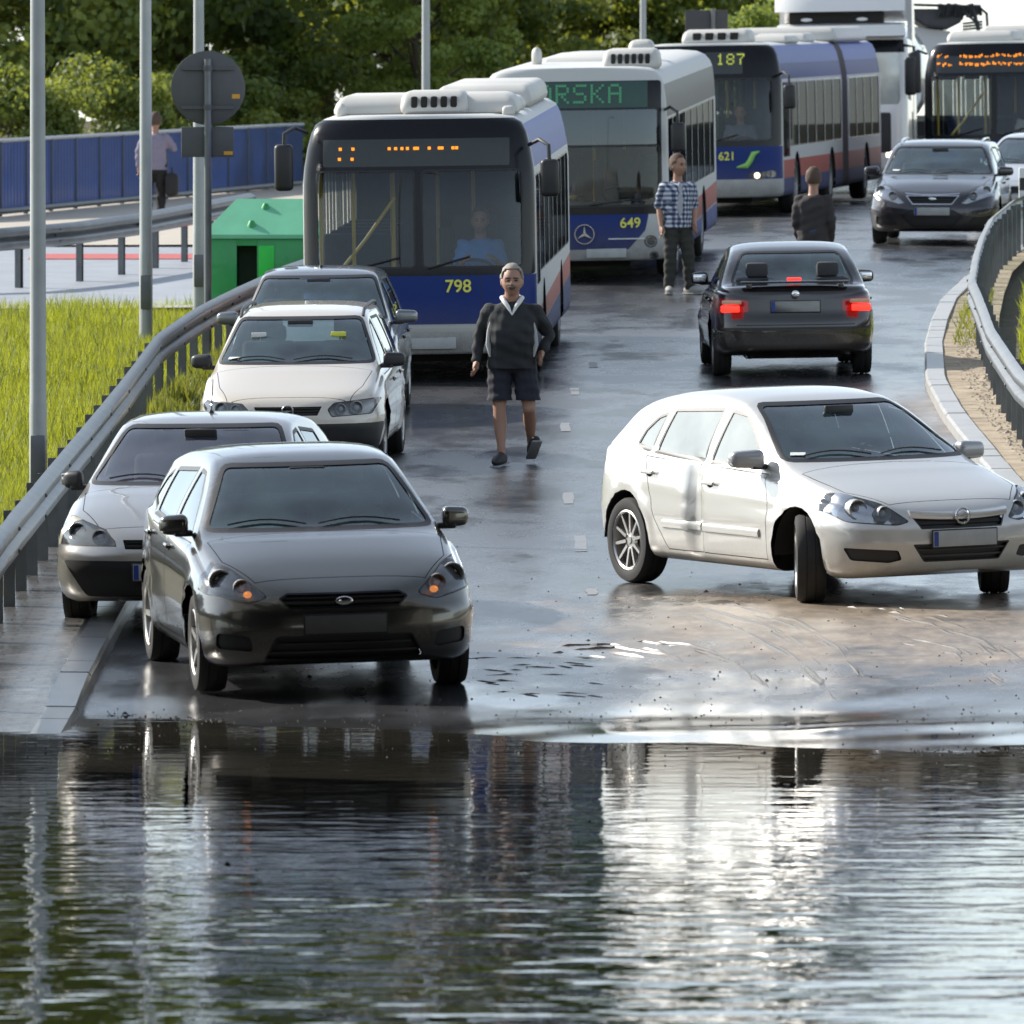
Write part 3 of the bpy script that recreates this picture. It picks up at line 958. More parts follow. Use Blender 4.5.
# terrain far beyond the road, to the horizon
b = nb(); rows = []
ys = list(range(30, 300, 3)) + [320, 360, 420, 520, 700]
xs = [-300, -150, -80, -40, -25, -15, -10, -7, -5, -3.9, -2, 0, 2, 4.4, 6, 8, 11, 15, 25, 40, 80, 150, 300]
for y in ys: rows.append([b.verts.new((x, y, zg(x, y)-.05)) for x in xs])
for A, B in zip(rows, rows[1:]):
    for k in range(len(xs)-1): b.faces.new((A[k], A[k+1], B[k+1], B[k]))
tag(obj('ground', b, M_soil), kind='structure')
sheet('road', lambda y: XL(y), lambda y: XR(y), 36, 80, 0, M_asph, 40, .2)
sheet('road', lambda y: XL(y), lambda y: XR(y), 80, 215, 0, M_asph, 8, .5)
# left kerb and pavement
UP = .11
def up(y): return UP*(.12+.88*max(0, min(1, (y-61.5)/6.0)))
sheet('pavement', lambda y: min(-3.75, GL(y)-.15) if y < 101 else GL(y)-.15, lambda y: XL(y)-.20, 38, 92, 0, M_pav, 3, zf=lambda x, y: zg(x, y)+up(y))
sheet('verge', lambda y: GL(y)-.1, lambda y: XL(y)-.20, 92, 165, UP-.02, M_soil, 3)
def kerb(name, fx, w, y0, y1, side, m, stone=1.0):
    """line of kerbstones; side -1: they lie to the left of the edge"""
    b = nb(); y = y0; k = 0
    while y < y1:
        yb = y+stone-.007
        dz = rnd.uniform(-.004, .006)
        q = []
        for yy in (y, yb):
            x = fx(yy)
            U_ = up(yy); q.append([(x, zg(x, yy)-.12), (x, zg(x, yy)+U_-.02+dz), (x+side*.02, zg(x, yy)+U_+.008+dz), (x+side*w, zg(x, yy)+U_+.01+dz), (x+side*w, zg(x, yy)-.12)])
        A = [b.verts.new((px, y, pz)) for px, pz in q[0]]; B = [b.verts.new((px, yb, pz)) for px, pz in q[1]]
        for i in range(5): b.faces.new((A[i], A[(i+1) % 5], B[(i+1) % 5], B[i]))
        b.faces.new(A); b.faces.new(B[::-1])
        y += stone; k += 1
    o = obj(name, b, m, ang=25); tag(o, kind='structure'); return o
kerb('kerb_left', XL, .21, 38, 165, -1, M_kerb, 1.0)
kerb('kerb_right', XR, .20, 60, 175, 1, mat('pale_kerb', (.34, .34, .33), .4, var=.25, scale=3, bmp=.002), 1.0)
sheet('sand_strip', lambda y: XR(y)+.19, lambda y: max(GR(y)+.25, XR(y)+.4), 60, 165, UP-.01, M_sand, 4)
# mortar-dark joint lines are left by the gaps between stones
# centre line dashes: worn paint
M_line = mat('worn_white_line', (.20, .20, .20), .45, var=.35, scale=8)
for (y0, y1, x0, x1) in [(80.2, 82.2, .51, .60), (86.6, 88.2, .45, .54), (97.8, 99.2, .48, .57), (104.2, 105.6, .61, .70), (110, 111.4, .85, .94), (117, 118.4, 1.16, 1.25), (75.2, 75.9, .56, .64)]:
    b = nb(); rows = []
    for i in range(5):
        y = y0+(y1-y0)*i/4; rows.append([b.verts.new((x, y, zg(x, y)+.004)) for x in (x0+rnd.uniform(-.01, .01), x1+rnd.uniform(-.01, .01))])
    for A, B in zip(rows, rows[1:]): b.faces.new((A[0], A[1], B[1], B[0]))
    tag(obj('lane_marking', b, M_line), kind='structure')
# left: side road, coloured lane, pavement by the fence
sheet('side_road', lambda y: -30, lambda y: GL(y)-.8, 128.5, 150, .02, M_dryroad, 8)
sheet('cycle_lane', lambda y: -7.0, lambda y: -4.2, 144.5, 146.6, .03, mat('red_lane', (.45, .10, .09), .6), 4)
sheet('side_kerb', lambda y: -30, lambda y: GL(y)-.8, 126.8, 128.5, .08, M_conc, 8)
sheet('footway', lambda y: -30, lambda y: XL(y)-1.2, 150.02, 205, .05, mat('beige_paving', (.42, .38, .32), .8, var=.2, scale=2), 10)
# the drain chute beside the left guardrail
b = nb()
for k in range(5): box(b, (-4.6-.02*k, 80+k*.9, zg(-4.4, 80+k*.9)+.05), (-3.95, 80.85+k*.9, zg(-4.4, 80+k*.9)+.13), bev=.01)
for k in range(5): box(b, (-4.72-.02*k, 80+k*.9, zg(-4.4, 80+k*.9)+.05), (-4.62-.02*k, 80.85+k*.9, zg(-4.4, 80+k*.9)+.24), bev=.01)
tag(obj('drain_chute', b, M_conc), 'stepped concrete drain chute beside the left guardrail', 'drain')
# water
def water():
    m, nt, p, N, L = new_mat('flood_water')
    tc = N.new('ShaderNodeTexCoord'); P = tc.outputs['Object']
    p.inputs['Base Color'].default_value = (.028, .027, .022, 1)
    L.new(ramp(nt, noise(nt, .5, 3, P), [(.3, (.02, .02, .016)), (.7, (.05, .046, .036))]), p.inputs['Base Color'])
    p.inputs['Roughness'].default_value = .015; p.inputs['IOR'].default_value = 1.33
    sx = N.new('ShaderNodeSeparateXYZ'); L.new(P, sx.inputs[0])
    near = mth(nt, 'MULTIPLY', mth(nt, 'SUBTRACT', 58.5, sx.outputs['Y']), .06, True)     # calmer towards the shore
    wv = N.new('ShaderNodeTexWave'); wv.wave_type = 'BANDS'; wv.bands_direction = 'Y'; wv.inputs['Scale'].default_value = .9; wv.inputs['Distortion'].default_value = 7; wv.inputs['Detail'].default_value = 3; wv.inputs['Detail Scale'].default_value = 1.2
    L.new(P, wv.inputs['Vector'])
    a = mth(nt, 'ADD', mth(nt, 'MULTIPLY', noise(nt, 2.6, 1, P, .5, stretch=(.8, 1, 1)), .85), mth(nt, 'MULTIPLY', noise(nt, .9, 1, P), .7))
    c = mth(nt, 'MULTIPLY', noise(nt, 7.0, 2, P, .5, stretch=(.9, 1, 1)), .12)
    d = mth(nt, 'MULTIPLY', wv.outputs['Fac'], .05)
    h = mth(nt, 'ADD', mth(nt, 'ADD', a, c), d)
    h = mth(nt, 'MULTIPLY', h, mth(nt, 'ADD', .16, mth(nt, 'MULTIPLY', near, 1.0)))
    patch = mth(nt, 'ADD', .25, mth(nt, 'MULTIPLY', noise(nt, .45, 2, P, .5, stretch=(1, .45, 1)), 1.5))     # gusts ruffle it in patches
    h = mth(nt, 'MULTIPLY', mth(nt, 'ADD', h, mth(nt, 'MULTIPLY', c, .40)), patch)
    L.new(bump(nt, h, 1.0, WAVE), p.inputs['Normal'])
    return m
WAVE = .012
b = nb(); vs = [b.verts.new(p) for p in ((-40, 20, 0), (40, 20, 0), (40, 68.5, 0), (-40, 68.5, 0))]; b.faces.new(vs)
wo_ = obj('water', b, water()); tag(wo_, kind='structure')
# silt ridges pushed up by turning tyres
def px_ground(px, py):
    d = 66.0
    for _ in range(30):
        x = (px-512)*d/F_PX; d = d*.5 + .5*(CAM_H-zg(x, d))*F_PX/max(1, py-256)
    return Vector(((px-512)*d/F_PX, d, zg((px-512)*d/F_PX, d)))
b = nb(); r3 = random.Random(12)
M_silt = mat('wet_silt', (.11, .09, .07), .35, var=.4, scale=14, bmp=.004)
tr = [[(690, 612), (742, 628), (790, 652), (822, 680), (838, 705)], [(706, 606), (760, 622), (812, 650), (846, 684)], [(730, 604), (790, 620), (842, 648), (880, 690)], [(640, 640), (690, 645), (740, 662), (768, 690)],
      [(880, 612), (925, 622), (980, 640), (1020, 668)], [(560, 650), (610, 648), (660, 655), (700, 672)], [(850, 604), (900, 610), (960, 622)], [(905, 640), (960, 652), (1015, 690)]]
for line in tr:
    for rep in range(3):
        ox, oy = r3.uniform(-9, 9), r3.uniform(-4, 4)
        P_ = [px_ground(a+ox, c+oy) for a, c in line]; pts = []
        for A, B in zip(P_, P_[1:]):
            for k in range(7): pts.append(A.lerp(B, k/7))
        run = []
        for q in pts:
            if r3.random() < .82: run.append(Vector((q.x+r3.uniform(-.012, .012), q.y+r3.uniform(-.03, .03), q.z-.004)))
            else:
                if len(run) > 2: tube(b, run, [.002]+[r3.uniform(.010, .022) for _ in run[1:-1]]+[.002], 6)
                run = []
        if len(run) > 2: tube(b, run, [.002]+[r3.uniform(.010, .022) for _ in run[1:-1]]+[.002], 6)
for k in range(26):      # chevron tread marks beside the parked car
    c = px_ground(r3.uniform(478, 600), r3.uniform(655, 700)); a = r3.uniform(-.6, .2); l_ = r3.uniform(.05, .14)
    tube(b, [c-Vector((math.cos(a)*l_, math.sin(a)*l_*3, .003)), c+Vector((0, 0, -.001)), c+Vector((math.cos(a)*l_, math.sin(a)*l_*3, -.003))], [.002, .009, .002], 6)
tag(obj('tyre_tracks', b, M_silt), 'curved muddy tyre tracks and tread marks in the wet silt', kind='stuff')
# floating scraps and grit along the waterline
def grit(name, n, fn, m, size, seed):
    r_ = random.Random(seed); b = nb()
    for i in range(n):
        x, y, z = fn(r_); s_ = size*r_.uniform(.4, 1.4)*(2.2 if r_.random() < .06 else 1)
        k = r_.randint(4, 6); a0 = r_.random()*6
        top = b.verts.new((x, y, z+s_*.5))
        ring = [b.verts.new((x+s_*math.cos(a0+2*math.pi*j/k)*r_.uniform(.6, 1.3), y+s_*math.sin(a0+2*math.pi*j/k)*r_.uniform(.6, 1.3), z-.004)) for j in range(k)]
        for j in range(k): b.faces.new((top, ring[j], ring[(j+1) % k]))
    o = obj(name, b, m, smooth=False); tag(o, 'dark grit and leaf scraps lying on the wet road and at the waterline', 'debris', kind='stuff'); return o
def shore(r_):
    x = r_.uniform(-3, 4.2); y = 62.3-.8*math.sin(x*1.3+26)-.3*math.sin(x*2.9-43.6)-.014*x/.016 + r_.gauss(0, .12)
    for _ in range(3):
        if math.sin(x*2.3+1)+math.sin(x*5.1) < .1: x = r_.uniform(-3, 4.2)
    return x, y, max(zg(x, y), 0)+.004
def road_(r_):
    x = r_.uniform(-2.2, 4.2); y = 63+abs(r_.gauss(0, 7)); return x, y, zg(x, y)+.004
def afloat(r_):
    return r_.uniform(-3, 3), r_.uniform(42, 61), .004
M_grit = mat('dark_grit', (.025, .022, .018), .8)
grit('shore_debris', 420, shore, M_grit, .008, 1); grit('road_debris', 420, road_, M_grit, .008, 2); grit('floating_debris', 40, afloat, M_grit, .006, 3)

def stony(r_):
    y = 84+r_.random()*34; x = XR(y)+.36+(GR(y)-XR(y)-.1)*r_.random(); return x, y, zg(x, y)+UP-.008
tag(grit('verge_gravel', 1500, stony, mat('pale_gravel', (.34, .28, .21), .9, var=.4, scale=20), .022, 6), 'loose pale gravel on the sandy strip along the right kerb', kind='stuff')
# ---------------------------------------------------------------- guardrails
M_galv = mat('galvanised_steel', (.21, .22, .225), .38, .75, var=.35, scale=3)
M_galvd = mat('weathered_steel', (.14, .15, .155), .5, .6, var=.4, scale=4)
def guardrail(label, fx, y0, y1, face, post_step, hgt=.75, base=UP-.02, path=None, name='guardrail', deep=.05):
    """W-profile beam on posts; face +1: the beam's front looks to +X"""
    root = empty(name, label, 'guardrail', loc=(0, 0, 0))
    P2 = path or [Vector((fx(y), y, 0)) for y in np.arange(y0, y1, 1.0)]
    tot = 0; cum = [0]
    for a, c in zip(P2, P2[1:]): tot += (c-a).length; cum.append(tot)
    def pt(s):
        i = 0
        while i < len(cum)-2 and cum[i+1] < s: i += 1
        t = (s-cum[i])/(cum[i+1]-cum[i]); p = P2[i].lerp(P2[i+1], t); d = (P2[i+1]-P2[i]).normalized()
        return p, d
    prof = [(.0, .155), (.012, .150), (.075, .115), (.083, .095), (.083, .062), (.075, .042), (.012, .018), (.0, .0), (.012, -.018), (.075, -.042), (.083, -.062), (.083, -.095), (.075, -.115), (.012, -.150), (.0, -.155)]
    s = 0; seg = 4.0
    while s < tot-.5:
        e = min(s+seg+.05, tot-.01); b = nb(); rows = []
        for k in range(7):
            p, d = pt(s+(e-s)*k/6); nrm = Vector((d.y, -d.x, 0))*face
            z0 = zg(p.x, p.y)+base+hgt-.155
            lap = .004 if k == 6 else 0
            rows.append([[b.verts.new((p+nrm*(u+off+lap)).to_tuple()[:2]+(z0+v,)) for u, v in prof] for off in (0, -.004)])
        for A, B in zip(rows, rows[1:]):
            for q in (0, 1):
                for i in range(len(prof)-1): b.faces.new((A[q][i], A[q][i+1], B[q][i+1], B[q][i]))
        for i in range(len(prof)-1):
            for A in (rows[0], rows[-1]): b.faces.new((A[0][i], A[0][i+1], A[1][i+1], A[1][i]))
        bb = obj('beam', b, M_galv, root, ang=60)
        b = nb(); p, d = pt(e-.1); nrm = Vector((d.y, -d.x, 0))*face; z0 = zg(p.x, p.y)+base+hgt-.155
        for zz in (-.08, 0, .08):
            ball(b, p+nrm*(.09 if zz else .02)+Vector((0, 0, z0+zz)), .016, 8)
        obj('bolts', b, M_galvd, bb)
        s += seg
    s = .3
    while s < tot:
        p, d = pt(s); nrm = Vector((d.y, -d.x, 0))*face; z0 = zg(p.x, p.y)
        b = nb(); M_ = Matrix.Translation((p.x-nrm.x*deep, p.y-nrm.y*deep, 0)) @ Matrix.Rotation(math.atan2(nrm.y, nrm.x), 4, 'Z')
        lean = rnd.uniform(-.01, .01)
        prism(b, [(-.04, -.05), (.04, -.05), (.04, -.038), (-.028, -.038), (-.028, .038), (.04, .038), (.04, .05), (-.04, .05)], z0-.2, z0+base+hgt-.04+rnd.uniform(-.02, .02), 'xy')
        for v in b.verts: v.co = M_ @ v.co
        obj('post', b, M_galvd, root, smooth=False)
        s += post_step
    return root
guardrail('long galvanised guardrail curving along the left pavement behind the parked cars', GL, 56, 160, 1, 1.7)
guardrail('galvanised guardrail curving round the sandy right verge', GR, 66, 165, -1, 1.45)
g2 = [Vector((-12, 131.0, 0)), Vector((-9, 132.6, 0)), Vector((-7, 134, 0)), Vector((-6, 136.5, 0)), Vector((-5.2, 140, 0)), Vector((-4.5, 144.5, 0)), Vector((-3.9, 149, 0))]
guardrail('grey guardrail across the side road beyond the tall grass', None, 0, 0, 1, 2.2, path=g2[::1], hgt=.80, base=.05)

# ---------------------------------------------------------------- lamp posts, signs, fence, container
M_postgrey = mat('lamp_post_paint', (.33, .35, .34), .5, .3, var=.25, scale=3)
def lamp_post(label, px, d, wpx, h=11, dark=False):
    X = (px-512)*d/F_PX; r_ = wpx/2*d/F_PX; z0 = zg(X, d)
    root = empty('lamp_post', label, 'lamp post', 'lamp posts along the road', loc=(X, d, z0))
    b = nb(); tube(b, [(0, 0, -.1), (0, 0, 1.1), (0, 0, 1.12), (0, 0, h)], [r_*1.05, r_*1.05, r_, r_*.62], 14); obj('pole', b, M_postgrey, root)
    b = nb(); box(b, (-.06, -r_*1.05-.012, .45), (.06, -r_*1.05+.01, .85), bev=.01); obj('access_door', b, M_galvd, root)
    b = nb(); tube(b, [(0, 0, h-.02), (.2, 0, h+.5), (1.2, 0, h+.75)], [.045, .04, .035], 8); obj('arm', b, M_postgrey, root)
    b = nb(); box(b, (1.1, -.14, h+.68), (1.8, .14, h+.84), bev=.05, seg=3); obj('lantern', b, mat('lantern_grey', (.25, .25, .25), .5), root)
    b = nb(); tube(b, [(0, 0, -.08), (0, 0, .03)], r_*2.1, 12); obj('base_flange', b, M_conc, root)
lamp_post('thick grey lamp post nearest the water, at the left edge', 38, 83, 17)
lamp_post('grey lamp post in the grass, second from the left', 146, 117, 13)
lamp_post('pale lamp post behind the round sign', 199, 124, 12)
lamp_post('thin lamp post rising behind bus 798', 426, 150, 9)
lamp_post('thin lamp post rising behind bus 649', 643, 185, 7)
M_signback = mat('grey_sign_back', (.085, .088, .09), .65, .2, var=.15)
def round_sign():
    X, d = -3.42, 112.5; z0 = zg(X, d)
    root = empty('road_sign', 'round road sign seen from the back with a small rectangular plate under it', 'road sign', loc=(X, d, z0))
    b = nb(); tube(b, [(0, 0, -.1), (0, 0, 3.42)], .042, 12); obj('pole', b, M_galvd, root)
    zc = 3+168*d/F_PX-z0
    b = nb(); lathe(b, [(0, .05), (.405, .05), (.418, .06), (.418, .085), (.405, .095), (0, .09)], 48, 'Y', 0, (0, 0, zc)); o = obj('sign_disc', b, M_signback, root)
    b = nb()
    for dz in (-.22, .22): box(b, (-.3, .02, zc+dz-.02), (.3, .05, zc+dz+.02)); tube(b, [(0, 0, zc+dz-.03), (0, 0, zc+dz+.03)], .055, 10)
    obj('bracket', b, M_signback, o)
    b = nb(); box(b, (.27, .045, zc-.12), (.36, .052, zc-.07)); obj('sticker', b, mat('orange_sticker', (.6, .3, .03), .5), o)
    zp = 3+114*d/F_PX-z0
    b = nb(); box(b, (-.30, .04, zp-.17), (.29, .07, zp+.17), bev=.01); o = obj('supplementary_plate', b, M_signback, root)
    b = nb(); box(b, (.18, .030, zp-.145), (.28, .042, zp-.105)); obj('sticker', b, mat('orange_sticker', (.6, .3, .03), .5), o)
round_sign()
def back_sign():
    d = 190; X = (713-512)*d/F_PX; z0 = zg(X, d)
    root = empty('direction_sign', 'square dark sign seen from the back above the articulated bus', 'road sign', loc=(X, d, z0))
    zc = 3+(256-31)*d/F_PX-z0
    b = nb(); box(b, (-.53, .03, zc-.39), (.28, .07, zc+.39), bev=.01); obj('sign_panel', b, mat('dark_sign_back', (.05, .052, .058), .7), root)
    b = nb(); tube(b, [(0, 0, -.2), (0, 0, zc+.42)], .045, 10); obj('pole', b, M_galvd, root)
back_sign()
def blue_fence():
    root = empty('blue_fence', 'long blue corrugated panel fence with a pale top rail below the trees', 'fence')
    P = [Vector((-16.0, 150, 0)), Vector((-8.6, 168, 0)), Vector((-4.25, 203.5, 0))]
    M_b = mat('blue_corrugated_panel', (.004, .060, .23), .5, var=.3, scale=1.5, coat=.2)
    segs = []
    for a, c in zip(P, P[1:]):
        n = int((c-a).length/2.4); segs += [a.lerp(c, k/n) for k in range(n)]
    segs.append(P[-1])
    zf = lerp([(150, 3.1), (168, 3.66), (203, 4.40)]); hf = 1.24
    rail = nb()
    for a, c in zip(segs, segs[1:]):
        b = nb(); d = c-a; n = 32; nr = Vector((d.y, -d.x, 0)).normalized(); rows = [[], []]
        for k in range(n+1):
            p = a+d*(k/n)*.985; off = nr*(.011 if (k//2) % 2 else 0)
            z = zf(p.y)
            rows[0].append(b.verts.new((p.x+off.x, p.y+off.y, z+.06))); rows[1].append(b.verts.new((p.x+off.x, p.y+off.y, z+hf)))
        for k in range(n): b.faces.new((rows[0][k], rows[0][k+1], rows[1][k+1], rows[1][k]))
        bmesh.ops.solidify(b, geom=list(b.faces), thickness=.01)
        obj('fence_panel', b, M_b, root, smooth=False)
        b = nb(); tube(b, [(a.x, a.y, zf(a.y)-.2), (a.x, a.y, zf(a.y)+hf+.02)], .04, 8); obj('post', b, mat('dark_fence_post', (.03, .05, .09), .5), root)
    q = [Vector((p.x, p.y, 0)) for p in segs]
    b = nb(); tube(b, [(p.x, p.y, zf(p.y)+hf+.035) for p in q], .035, 8); obj('top_rail', b, mat('pale_rail', (.42, .44, .46), .5, .3), root)
    b = nb(); tube(b, [(p.x+.08, p.y-.06, zf(p.y)+.09) for p in q], .05, 8); obj('bottom_rail', b, M_galvd, root)
blue_fence()
def container():
    d = 127.5; X0_ = (204-512)*d/F_PX; X1_ = (318-512)*d/F_PX; z0 = zg(-3.5, d)
    root = empty('recycling_container', 'bright green plastic container with a sloping lid and a dark square opening', 'container', loc=((X0_+X1_)/2, d, z0))
    w = (X1_-X0_)/2; he = .98; hr = 1.44
    M_g = mat('green_plastic', (.012, .27, .07), .45, coat=.3, var=.2, scale=3); M_gl = mat('pale_green_lid', (.14, .45, .27), .5, var=.25, scale=2); M_gb = mat('vivid_green_panel', (.02, .55, .06), .5)
    b = nb()
    oy = 0
    box(b, (-w, 0, .06), (-w+.42, .05, he), bev=.012); box(b, (-.05+.0, 0, .06), (w, .05, he), bev=.012); box(b, (-w+.42, 0, .06), (-.05, .05, .22)); box(b, (-w+.42, 0, .84), (-.05, .05, he))
    box(b, (-w, .05, .06), (-w+.05, 1.3, he)); box(b, (w-.05, .05, .06), (w, 1.3, he)); box(b, (-w, 1.3, .06), (w, 1.35, he))
    obj('body', b, M_g, root)
    b = nb(); box(b, (-.05+.02, -.015, .30), (.17, .0, .84), bev=.006); obj('bright_panel', b, M_gb, root)
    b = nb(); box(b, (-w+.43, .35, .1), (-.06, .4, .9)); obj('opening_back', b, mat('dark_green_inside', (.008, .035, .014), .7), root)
    b = nb()
    lo = [(-w-.03, -.05, he), (w+.03, -.05, he), (w+.03, 1.4, he), (-w-.03, 1.4, he)]; hi = [(-w*.45, .55, hr), (w*.9, .55, hr), (w*.9, .9, hr), (-w*.45, .9, hr)]
    A = [b.verts.new(p) for p in lo]; B = [b.verts.new(p) for p in hi]; A2 = [b.verts.new((p[0], p[1], p[2]-.05)) for p in lo]
    for k in range(4): b.faces.new((A[k], A[(k+1) % 4], B[(k+1) % 4], B[k])); b.faces.new((A2[k], A2[(k+1) % 4], A[(k+1) % 4], A[k]))
    b.faces.new(B); b.faces.new(A2[::-1]); ld = obj('lid', b, M_gl, root, smooth=False)
    for x, y, z in ((-.12, .12, he+.12), (.05, .42, he+.34)):
        b = nb(); lathe(b, [(.07, z-.1), (.06, z), (.03, z+.06), (0, z+.07)], 14, 'Z', 0, (x, y, 0)); obj('lid_knob', b, M_g, ld)
container()
b = nb(); p = at(608, 0, 188)
# thin white marker post on the right verge behind the estate car
Xm, Ym = 7.42, 146.5
b = nb(); box(b, (-.06, -.03, -.1), (.06, .03, 1.05), bev=.02, seg=3); o = obj('marker_post', b, mat('white_marker', (.75, .75, .73), .5)); o.location = (Xm+.0, Ym-1.2, zg(Xm, Ym)+.1)
tag(o, 'white plastic marker post standing at the right guardrail', 'marker post')
bb = nb(); box(bb, (-.055, -.034, .72), (.055, -.030, .90)); obj('reflector_band', bb, M_black, o)
# yellow hydrant-like cap and litter by the footway
# ---------------------------------------------------------------- trees, grass, weeds
def leaf_mat(name, c1, c2, c3):
    m, nt, p, N, L = new_mat(name)
    oi = noise(nt, .55, 3); f2 = noise(nt, 6, 2)
    L.new(ramp(nt, mth(nt, 'ADD', mth(nt, 'MULTIPLY', oi, .6), mth(nt, 'MULTIPLY', f2, .4)), [(.36, c1), (.5, c2), (.64, c3)]), p.inputs['Base Color'])
    p.inputs['Roughness'].default_value = .6
    tl = N.new('ShaderNodeBsdfTranslucent'); tl.inputs[0].default_value = (c3[0]*1.6, c3[1]*1.5, c3[2], 1)
    mx = N.new('ShaderNodeMixShader'); mx.inputs[0].default_value = .35
    L.new(p.outputs[0], mx.inputs[1]); L.new(tl.outputs[0], mx.inputs[2]); L.new(mx.outputs[0], N['Material Output'].inputs[0])
    return m
ML1 = leaf_mat('dark_foliage', (.028, .052, .015), (.065, .105, .025), (.17, .22, .04))
ML2 = leaf_mat('mid_foliage', (.038, .068, .018), (.09, .14, .03), (.24, .28, .05))
ML3 = leaf_mat('light_foliage', (.08, .13, .03), (.16, .23, .05), (.28, .34, .07))  # greens lightened to put sunlight into the leaf colour
M_bark = mat('bark', (.06, .045, .032), .9, var=.4, scale=8, bmp=.01)
def quads_mesh(name, C, U, V, m):
    n = len(C)
    co = np.empty((n*4, 3)); co[0::4] = C-U-V*.3; co[1::4] = C+V*.9-U*.2; co[2::4] = C+U+V*.2; co[3::4] = C-V
    me = bpy.data.meshes.new(name)
    me.vertices.add(n*4); me.loops.add(n*4); me.polygons.add(n)
    me.vertices.foreach_set('co', co.ravel()); me.loops.foreach_set('vertex_index', np.arange(n*4, dtype=np.int32))
    me.polygons.foreach_set('loop_start', np.arange(0, n*4, 4, dtype=np.int32)); me.polygons.foreach_set('loop_total', np.full(n, 4, dtype=np.int32))
    me.materials.append(m); me.update(); me.validate()
    return me
def tree_meshes(seed, H, Wd, m, nclump, nleaf, leaf, low=.18):
    g = np.random.default_rng(seed); r_ = random.Random(seed)
    cl = []
    for i in range(nclump):
        t = g.uniform(low, 1.0); prof = math.sin(math.pi*min(1, (t-low)/(1-low)*.86+.10))**.6
        a = g.uniform(0, 2*math.pi); rr = Wd*prof*math.sqrt(g.uniform(.1, 1))*g.uniform(.75, 1.12)
        cl.append((rr*math.cos(a), rr*math.sin(a), H*t, g.uniform(.5, 1.25)*Wd*.24))
    C = []; Nn = []
    for (x, y, z, s_) in cl:
        k = int(nleaf/nclump*g.uniform(.5, 1.5))
        d = g.normal(size=(k, 3)); d /= np.linalg.norm(d, axis=1)[:, None]
        rad = s_*g.uniform(.45, 1.12, size=(k, 1))*np.array([[1.15, 1.15, .75]])
        C.append(np.array([[x, y, z]])+d*rad); Nn.append(d)
    C = np.vstack(C); Nn = np.vstack(Nn)
    Nn = Nn+g.normal(size=Nn.shape)*.55; Nn /= np.linalg.norm(Nn, axis=1)[:, None]
    A = g.normal(size=Nn.shape); U = np.cross(Nn, A); U /= np.linalg.norm(U, axis=1)[:, None]; V = np.cross(Nn, U)
    sz = leaf*g.uniform(.5, 1.3, size=(len(C), 1))
    me = quads_mesh('crown', C, U*sz, V*sz*.8, m)
    b = nb(); tube(b, [(0, 0, -.4), (r_.uniform(-.1, .1), 0, H*.25), (r_.uniform(-.3, .3), r_.uniform(-.2, .2), H*.6), (0, 0, H*.9)], [H*.022, H*.017, H*.010, .02], 8)
    for (x, y, z, s_) in cl[::3]:
        z1 = max(H*.12, z-.35*math.hypot(x, y)-H*.1); tube(b, [(0, 0, z1), (x*.5, y*.5, (z1+z)/2), (x*.9, y*.9, z)], [H*.008, H*.005, .015], 5)
    mt = bpy.data.meshes.new('trunk'); bmesh.ops.recalc_face_normals(b, faces=b.faces); sharpen(b); b.to_mesh(mt); b.free(); mt.materials.append(M_bark)
    return me, mt
TV = [tree_meshes(11, 11, 4.4, ML1, 90, 42000, .10), tree_meshes(12, 12, 4.0, ML2, 80, 40000, .10), tree_meshes(13, 10, 4.6, ML1, 100, 42000, .10), tree_meshes(14, 9, 3.2, ML3, 60, 26000, .095), tree_meshes(15, 3.2, 2.4, ML2, 40, 18000, .075, .05)]
def tree(X, Y, v, s_, label, rz=None):
    root = empty('tree' if v != 4 else 'bush', label, 'tree' if v != 4 else 'bush', 'trees behind the road' if v != 4 else 'bushes under the trees', loc=(X, Y, zr(Y)-.2))
    root.rotation_euler = (0, 0, rnd.random()*6.28 if rz is None else rz); root.scale = (s_, s_, s_*rnd.uniform(.92, 1.1))
    link(bpy.data.objects.new('crown', TV[v][0]), root); link(bpy.data.objects.new('trunk', TV[v][1]), root)
spots = [(-15.5, 214, 0, 1.3, 'large dark tree at the far left edge of the wood'), (-10.8, 206, 1, 1.05, 'bushy tree with yellow-green tips left of the nearest lamp post'), (-7.6, 216, 2, 1.25, 'dark spreading tree behind the walking person'),
         (-5.6, 232, 0, 1.35, 'tall dark tree behind the round sign'), (-9.5, 236, 2, 1.5, 'very tall dark tree behind the left lamp posts'), (-2.6, 226, 1, 1.05, 'mid green tree above the left mirror of bus 798'),
         (.0, 250, 0, 1.25, 'dark tree above the roof of bus 798'), (-2.0, 212, 3, .62, 'small light green tree beside the thin lamp post'), (2.6, 256, 2, 1.3, 'dark tree above bus 649'), (5.0, 258, 0, 1.2, 'dark tree left of the square sign'),
         (4.9, 262, 1, 1.1, 'mid green tree behind the second thin lamp post'), (4.72, 201, 3, .47, 'light green tree in the gap between the square sign and the lorry'), (-14, 240, 0, 1.5, 'tall dark tree in the back row at far left'), (-.6, 268, 2, 1.5, 'tall dark tree in the back row above bus 798'), (-5.0, 262, 0, 1.6, 'tall dark tree in the back row right of the round sign')]
for (X, Y, v, s_, lab) in spots: tree(X, Y, v, s_, lab)
